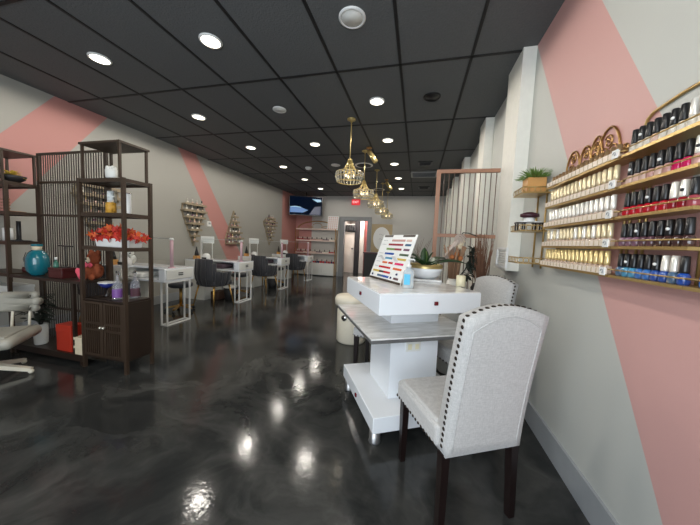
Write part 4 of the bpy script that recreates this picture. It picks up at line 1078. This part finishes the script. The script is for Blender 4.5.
# ---- upholstered chairs
nail_me = {}
def parsons():
    t = thing('upholstered_chair', '', 'chair', (0, 0, 0), 0, 'grey linen dining chairs with nailhead trim')
    # local frame: faces +Y, back outer face at y=0 at seat level
    NW, NZ, TH = 12, 14, .075
    def halfw(z): return .190-.003*(z-.36)/.6
    def topz(u): return .968+.044*(1-abs(u)**2.0)
    def lean(v): return -.085*v**1.4
    m = MB(); grid = {}
    for side, yo in (('b', 0.), ('f', TH)):
        for j in range(NZ+1):
            v = j/NZ
            for i in range(NW+1):
                u = -1+2*i/NW; z = .355+(topz(u)-.355)*v
                bulge = (.010 if side == 'b' else .014)*(1-u**4)*(1-(2*v-1)**6)
                y_ = lean(v)+yo*(1-.12*v)+(-bulge if side == 'b' else bulge)
                ins = .006 if (i in (0, NW) ) else 0
                grid[side, i, j] = m.bm.verts.new((u*halfw(z), y_, z))
    def q(a, b, c, d):
        f = m.bm.faces.new((a, b, c, d)); f.smooth = True
    for j in range(NZ):
        for i in range(NW):
            q(*(grid['b', a, b] for a, b in ((i, j), (i+1, j), (i+1, j+1), (i, j+1))))
            q(*(grid['f', a, b] for a, b in ((i+1, j), (i, j), (i, j+1), (i+1, j+1))))
        for i in (0, NW): q(grid['b', i, j], grid['b', i, j+1], grid['f', i, j+1], grid['f', i, j])
    for i in range(NW):
        for j in (0, NZ): q(grid['b', i, j], grid['f', i, j], grid['f', i+1, j], grid['b', i+1, j])
    es = [e for e in m.bm.edges if len(e.link_faces) == 2 and e.calc_face_angle(0) > .9]
    bmesh.ops.bevel(m.bm, geom=es, offset=.007, segments=2, affect='EDGES', profile=.5)
    for f in m.bm.faces: f.smooth = True
    back = m.build('backrest', 'fabric', t)
    m = MB()                                   # welt seam inset on the outer back
    pts = []
    for k in range(40):
        a = k/39
        if a < .36: u, v = -.86, .04+(.90-.04)*a/.36
        elif a < .64: u, v = -.86+1.72*(a-.36)/.28, .90+.045*math.sin(PI*(a-.36)/.28)
        else: u, v = .86, .90-(.90-.04)*(a-.64)/.36
        z = .355+(topz(u)-.355)*v; bl = .010*(1-u**4)*(1-(2*v-1)**6)
        pts.append((u*halfw(z), lean(v)-bl-.0005, z))
    m.tube(pts, .0035, 6); m.build('welt', 'fabric', back)
    m = MB(); m.box((0, .255, .412), (.412, .41, .10), bevel=.018); m.box((0, .26, .460), (.385, .37, .03), bevel=.014); seat = m.build('seat', 'fabric', t)
    def nailhead(par, p, ax, rr):
        if ax not in nail_me:
            m = MB(); m.ball((0, 0, 0), 1, seg=8, sx=.5 if ax == 0 else 1, sy=.5 if ax == 1 else 1, sz=.5 if ax == 2 else 1)
            o_ = m.build('nailhead', 'nail'); nail_me[ax] = o_.data; bpy.data.objects.remove(o_)
        o_ = bpy.data.objects.new('nailhead', nail_me[ax]); col.objects.link(o_); o_.parent = par; o_.location = p; o_.scale = (rr, rr, rr)
    for sx in (-1, 1):                          # nailheads down the side faces of the back, along the seat and over the top
        for k in range(22):
            v = .05+.93*k/21; z = .355+(topz(1)-.355)*v
            nailhead(back, (sx*(halfw(z)+.0005), lean(v)+TH*.45, z), 0, .0088)
        for k in range(15): nailhead(seat, (sx*.2065, .07+.38*k/14, .374), 0, .0080)
    for k in range(13):
        u = -.93+1.86*k/12; nailhead(back, (u*halfw(1.0), lean(1)+TH*.44, topz(u)+.001), 2, .0098)
    for k in range(11): nailhead(seat, (-.195+.39*k/10, .4605, .374), 1, .0080)
    for sx in (-1, 1):
        m = MB(); m.bar((sx*.178, .03, .36), (sx*.185, .018, 0), .038, .038, w2=.030, d2=.030); m.build('leg', 'espresso', t)
        m = MB(); m.bar((sx*.172, .418, .36), (sx*.172, .418, 0), .040, .040, w2=.028, d2=.028); m.build('leg', 'espresso', t)
    return t
PC = parsons()
O1 = Vector((.332, 1.232, 0))
PC.location = O1; PC.rotation_euler = (0, 0, math.radians(28)); PC['label'] = 'grey linen chair nearest the camera, its nailhead-trimmed back towards us'
O2 = Vector((.60, 2.42, 0))
dup(PC, O2, 'grey linen chair by the right wall behind the station', rz=math.radians(30+90))
O3 = Vector((-.30, 2.60, 0))
t = thing('upholstered_stool', 'grey linen backless stool with nailhead trim tucked under the far side of the station', 'stool', O3, math.radians(-8))
m = MB(); m.box((0, 0, .41), (.42, .42, .09), bevel=.02); m.box((0, 0, .452), (.39, .39, .03), bevel=.014); st_ = m.build('seat', 'fabric', t)
for sx in (-1, 1):
    for k in range(13):
        for p, ax in (((sx*.2105, -.19+.38*k/12, .38), 0), ((-.19+.38*k/12, sx*.2105, .38), 1)):
            o = bpy.data.objects.new('nailhead', nail_me[ax]); col.objects.link(o); o.parent = st_; o.location = p; o.scale = (.0068,)*3
    for sy in (-1, 1):
        m = MB(); m.bar((sx*.18, sy*.18, .37), (sx*.18, sy*.18, 0), .04, .04, w2=.03, d2=.03); m.build('leg', 'espresso', t)
# cream stool
t = thing('pedicure_stool', 'cream round pedicure stool with padded lid behind the station', 'stool', (-.75, 3.29, 0))
m = MB(); m.lathe([(.17, 0), (.185, .02), (.185, .40), (.175, .42)], seg=30); m.build('drum', 'cream_l', t)
m = MB(); m.lathe([(.165, .42), (.165, .46)], seg=30); m.build('neck_band', 'dark', t)
m = MB(); m.lathe([(.19, .455), (.215, .47), (.22, .54), (.2, .575), (.02, .585)], seg=30); m.build('lid_cushion', 'cream_l', t)
m = MB(); a = math.atan2(-3.3, .72)
m.lathe([(.001, 0), (.035, 0), (.035, .014), (.001, .014)], seg=16); hd_ = m.build('handle', 'chrome', t); hd_.location = (.184*math.cos(a-.5), .184*math.sin(a-.5), .33); hd_.rotation_euler = (0, PI/2, a-.5)

# ================================================================== RIGHT WALL POLISH RACKS
LV = [1.147, 1.265, 1.385, 1.508, 1.63]
def gold_rack(name, label, y0, y1, levels, xf=.775, scroll=None):
    t = thing(name, label, 'rack', (XR, (y0+y1)/2, 0)); h_ = (y1-y0)/2; dx = xf-XR
    for z in levels:
        m = MB(); m.b2(dx, 0, -h_, h_, z-.011, z); m.tube([(0, -h_, z+.022), (dx+.02, -h_, z+.022), (dx+.004, -h_+.02, z+.022), (dx+.004, h_-.02, z+.022), (dx+.02, h_, z+.022), (0, h_, z+.022)], .003, 6)
        m.build('shelf', 'gold', t)
    for yy in (-h_+.02, -h_+.05, h_-.05, h_-.02):
        m = MB(); m.tube([(-.006, yy, levels[0]-.02), (-.006, yy, levels[-1]+.05)], .005, 6); m.build('wall_rod', 'gold', t)
    return t
Y10, Y11 = 1.356, 1.985
r1 = gold_rack('polish_rack', 'gold wire polish rack with scrolled top, full of champagne-capped bottles', Y10, Y11, LV)
yc1 = (Y10+Y11)/2
m = MB()
for z in LV:
    m.b2(.772-XR, .775-XR, -(Y11-Y10)/2, (Y11-Y10)/2, z+.001, z+.026, 0)
    for k in range(17): yy = Y10+.03+k*(Y11-Y10-.03)/17-yc1; m.b2(.7712-XR, .772-XR, yy-.0022, yy+.0022, z+.003, z+.024, 1)
m.build('front_strip', [mat('beige card strip', (228, 214, 198), .4), 'tan_panel'], r1)
for z in LV:
    m = MB(); m.b2(.768-XR, .772-XR, Y10+.004-yc1, Y10+.036-yc1, z-.004, z+.030); cd = m.build('label_card', 'white_p', r1)
    m = MB(); m.tube([(.767-XR, Y10+.02-yc1+.008*math.cos(a_*.7), z+.013+.008*math.sin(a_*.7)) for a_ in range(7)], .0018, 5); m.build('card_mark', 'base', cd)
m = MB()
def arch(yc, w, z0, h):
    m.tube([(-.006, yc-yc1+w*math.cos(PI*k/16), z0+h*math.sin(PI*k/16)) for k in range(17)], .0055, 7)
def spiral(yc, zc, r, s, turns=1.6):
    m.tube([(-.006, yc-yc1+s*r*(1-k/30)*math.cos(2*PI*turns*k/26+.5), zc+r*(1-k/30)*math.sin(2*PI*turns*k/26+.5)) for k in range(27)], .004, 6)
arch(1.565, .085, 1.66, .165); arch(1.655, .05, 1.68, .135); arch(1.745, .055, 1.68, .12); arch(1.865, .07, 1.68, .13)
m.tube([(-.006, 1.48-yc1-.02*k, 1.66-.0012*k*k) for k in range(5)], .0055, 7)
for yc, zc, r, s in ((1.565, 1.76, .032, 1), (1.60, 1.71, .03, -1), (1.53, 1.71, .03, 1), (1.655, 1.765, .026, -1), (1.66, 1.715, .024, 1), (1.745, 1.755, .026, 1), (1.75, 1.705, .022, -1), (1.865, 1.765, .03, 1), (1.88, 1.715, .024, -1),
                    (1.95, 1.69, .02, -1), (1.45, 1.69, .022, 1), (1.64, 1.70, .022, 1), (1.85, 1.69, .02, 1)): spiral(yc, zc, r, s)
m.tube([(-.006, Y10-yc1, 1.655), (-.006, Y11-yc1, 1.655)], .005, 6)
m.build('scroll_crest', 'bronze_gold', r1)
Y20, Y21 = 1.02, 1.345
r2 = gold_rack('polish_rack', 'gold wire polish rack at the right edge, full of black-capped bottles', Y20, Y21, LV)
yc2 = (Y20+Y21)/2
m = MB()
pts = [(-.006, 1.352-yc2, 1.66), (-.006, 1.352-yc2, 1.74), (-.006, 1.342-yc2, 1.765), (-.006, 1.315-yc2, 1.78), (-.006, 1.2-yc2, 1.79), (-.006, 1.06-yc2, 1.79), (-.006, 1.03-yc2, 1.775), (-.006, 1.025-yc2, 1.74), (-.006, 1.025-yc2, 1.66)]
m.tube(pts, .006, 8)
m.tube([(-.006, 1.385-yc2+.025*math.cos(a_*.6), 1.715+.022*math.sin(a_*.6)) for a_ in range(8)], .006, 8)
m.tube([(-.006, 1.345-yc2, 1.68), (-.006, 1.375-yc2, 1.68), (-.006, 1.40-yc2, 1.695)], .005, 6)
m.build('arched_crest', 'gold', r2)
m = MB(); m.b2(.775-XR, 0, .90-yc2, 1.019-yc2, LV[0]-.011, LV[0]); m.tube([(.779-XR, 1.019-yc2, LV[0]+.022), (.779-XR, .90-yc2, LV[0]+.022)], .003, 6); m.build('shelf_extension', 'gold', r2)
r0 = thing('plant_shelf', 'small gold wire shelf of three tiers with lattice rails, holding a grass box', 'shelf', (XR, 2.23, 0))
def ring(m, c, ax):
    m.tube([(c[0]+(.019*math.cos(2*PI*j/12) if ax == 'x' else 0), c[1]+(.019*math.cos(2*PI*j/12) if ax == 'y' else 0), c[2]+.017*math.sin(2*PI*j/12)) for j in range(12)], .0024, 5, closed=True)
for z in (1.145, 1.372, 1.632):
    m = MB(); m.b2(-.165, 0, -.10, .10, z-.006, z); sh = m.build('shelf', 'gold', r0)
    m = MB()
    for k in range(5): ring(m, (-.145+k*.034, -.099, z+.018), 'x')
    for k in range(6): ring(m, (-.164, -.080+k*.032, z+.018), 'y')
    m.tube([(0, -.099, z+.037), (-.164, -.099, z+.037), (-.164, .10, z+.037)], .003, 6)
    m.build('lattice_rail', 'gold', sh)
for yy in (-.07, .07):
    m = MB(); m.tube([(-.008, yy, 1.11), (-.008, yy, 1.67)], .006, 6); m.build('wall_rod', 'gold', r0)
t = thing('grass_planter', 'spiky green grass in a pale wooden box on the top tier', 'plant', (.775, 2.20, 1.632))
m = MB(); m.b2(-.058, .058, -.05, .05, 0, .105, bevel=.003); m.build('box', 'wood', t)
m = MB(); spiky(m, 190, .085, .007, (.25, 1.5), .35, (0, 0, .10), .25, r0=.045, spread=1.0)
for v in m.bm.verts:                          # keep the tuft off the wall
    if v.co.x > .080: v.co.x = .080
m.build('grass', 'leaf_b', t)
t = thing('cloche_toy', 'dark burgundy mushroom ornament on two small stools on the middle tier', 'ornament', (.760, 2.19, 1.372), PI/2)
for yy in (-.055, .055):
    m = MB(); m.b2(-.03, .03, yy-.03, yy+.03, .05, .058)
    for a in (-.022, .022):
        for b in (-.022, .022): m.b2(a-.004, a+.004, yy+b-.004, yy+b+.004, 0, .05)
    m.build('little_stool', 'espresso', t)
m = MB(); m.lathe([(.03, .058), (.035, .07), (.03, .09)], seg=18); m.b2(-.02, .02, -.07, .07, .058, .066); m.build('stem', 'white_p', t)
m = MB(); m.lathe([(.03, .09), (.052, .1), (.05, .118), (.02, .13)], seg=20, sy=1.15); m.build('cap', mat('burgundy', (58, 20, 34), .4), t)

# bottles: champagne rack
def r1_bottle(capm, bodym):
    t = thing('polish_bottle', '', 'polish bottle')
    m = MB(); m.b2(-.0135, .0135, -.0135, .0135, 0, .034, bevel=.004); m.lathe([(.008, .034), (.006, .039)], seg=10); m.build('bottle', bodym, t)
    m = MB(); m.lathe([(.0105, .038), (.0108, .05), (.0095, .098), (.007, .1)], seg=12); m.build('cap', capm, t)
    return t
zname = ['lowest', 'second lowest', 'middle', 'second highest', 'highest']
n1 = 16
capsets = [['cap_gold'], ['cap_ivory', 'cap_white', 'cap_ivory'], ['cap_white'], ['cap_ivory'], ['cap_bronze']]  # pale rows: gold caps with white window reflections painted into their colour
protos = {}
for li, z in enumerate(LV):
    gname = 'champagne-capped bottles on the %s shelf' % zname[li]
    for k in range(n1):
        yy = Y11-.022-k*(Y11-Y10-.07)/(n1-1)
        cm = capsets[li][(k*7 + k//3) % len(capsets[li])]
        loc = (.800, yy, z)
        lab = '%s bottle from left, %s cap, %s shelf of scrolled rack' % (ORD[k], {'cap_gold': 'gold', 'cap_white': 'sheen-painted gold', 'cap_ivory': 'champagne', 'cap_bronze': 'bronze'}[cm], zname[li])
        if cm not in protos:
            p_ = r1_bottle(cm, 'nude'); p_.location = loc; p_.scale = (1, 1, .62 if li == 4 else 1); p_['label'] = lab; p_['group'] = gname; protos[cm] = p_
        else: dup(protos[cm], loc, lab, gname)
# bottles: black-capped rack
def r2_bottle(colr, capm, emblem):
    t = thing('polish_bottle', '', 'polish bottle')
    m = MB(); m.lathe([(.0125, 0), (.0152, .004), (.0155, .026), (.012, .034), (.007, .038)], seg=14); m.build('bottle', colr, t)
    m = MB(); m.lathe([(.0108, .037), (.0115, .042), (.0098, .088), (.008, .09)], seg=14); c_ = m.build('cap', capm, t)
    if emblem:
        m = MB(); m.lathe([(.001, -.001), (.0052, -.001), (.0052, .001), (.001, .001)], seg=12); e_ = m.build('cap_emblem', 'white_p' if capm == 'cap_black' else 'dark', c_)
        e_.location = (-.0100, -.0042, .058); e_.rotation_euler = (0, PI/2, .4)
    return t
rowsR = [['steel blue', 'sky blue', 'sky blue', 'blue', 'blue', 'royal blue', 'royal blue', 'steel blue', 'royal blue', 'blue', 'blue'],
         ['mauve', 'mauve', 'mauve', 'plum', 'plum', 'cocoa', 'cocoa', 'cocoa', 'cocoa', 'cocoa', 'plum'],
         ['red', 'red', 'red', 'red', 'red', 'red', 'cherry', 'cherry', 'dusty red', 'dusty red', 'red'],
         ['blush', 'blush', 'blush', 'rose', 'blush', 'rose', 'hot pink', 'hot pink', 'rose', 'blush', 'milk'],
         ['milk', 'milk', 'milk', 'blush', 'milk', 'milk', 'milk', 'milk', 'milk', 'milk', 'milk']]
white_caps = [(0, 6), (0, 7), (2, 6), (2, 7), (1, 9), (3, 8), (4, 7)]
pr2 = {}
for li, z in enumerate(LV):
    gname = 'bottles on the %s shelf of the right rack' % zname[li]
    for k, cn in enumerate(rowsR[li]):
        yy = Y21-.020-k*.0336
        if k >= 9 and (li > 0 or k > 9): continue
        if k == 9: yy = .985
        cm = 'cap_white' if (li, k) in white_caps else 'cap_black'
        em = (k*5+li*3) % 4 == 1
        key = (cn, cm, em); loc = (.803, yy, z)
        lab = '%s from left, %s cap, %s polish, %s shelf, right-edge rack' % (ORD[k], 'white' if cm == 'cap_white' else 'black', cn, zname[li])
        if key not in pr2:
            p_ = r2_bottle(cn+' polish', cm, em); p_.location = loc; p_['label'] = lab; p_['group'] = gname; pr2[key] = p_
        else: dup(pr2[key], loc, lab, gname)

# ================================================================== LIGHT, CAMERA
w = bpy.data.worlds.new('World'); scn.world = w; w.use_nodes = True
bg = w.node_tree.nodes['Background']; bg.inputs['Color'].default_value = (.82, .91, 1.0, 1); bg.inputs['Strength'].default_value = 4.4
l = bpy.data.lights.new('window_portal', 'AREA'); l.shape = 'RECTANGLE'; l.size = WX1-WX0; l.size_y = WZ1-WZ0
l.cycles.is_portal = True
o = bpy.data.objects.new('window_portal', l); o.location = ((WX0+WX1)/2, YF-.12, (WZ0+WZ1)/2); o.rotation_euler = (PI/2, 0, 0); col.objects.link(o)
l = bpy.data.lights.new('passage_lamp', 'POINT'); l.energy = 40; l.color = (1, .96, .92); l.shadow_soft_size = .12
o = bpy.data.objects.new('passage_lamp', l); o.location = (-2.1, YB+.75, 2.35); col.objects.link(o)

cam = bpy.data.cameras.new('camera'); co = bpy.data.objects.new('camera', cam); col.objects.link(co); scn.camera = co
cam.sensor_fit = 'HORIZONTAL'; cam.sensor_width = 36; cam.lens = 13.974; cam.clip_start = .02; cam.clip_end = 100
r = Vector((.96996679, .23972649, .04117813)); u = Vector((-.05725823, .06050046, .99652456)); f = Vector((-.23640203, .96895351, -.07240975))
Mx = Matrix((r, u, -f)).transposed().to_4x4(); Mx.translation = Vector((0, 0, CAMH)); co.matrix_world = Mx

vs = scn.view_settings
vs.view_transform = 'Standard'; vs.look = 'None'; vs.gamma = 1; vs.use_curve_mapping = False; vs.exposure = 0.6
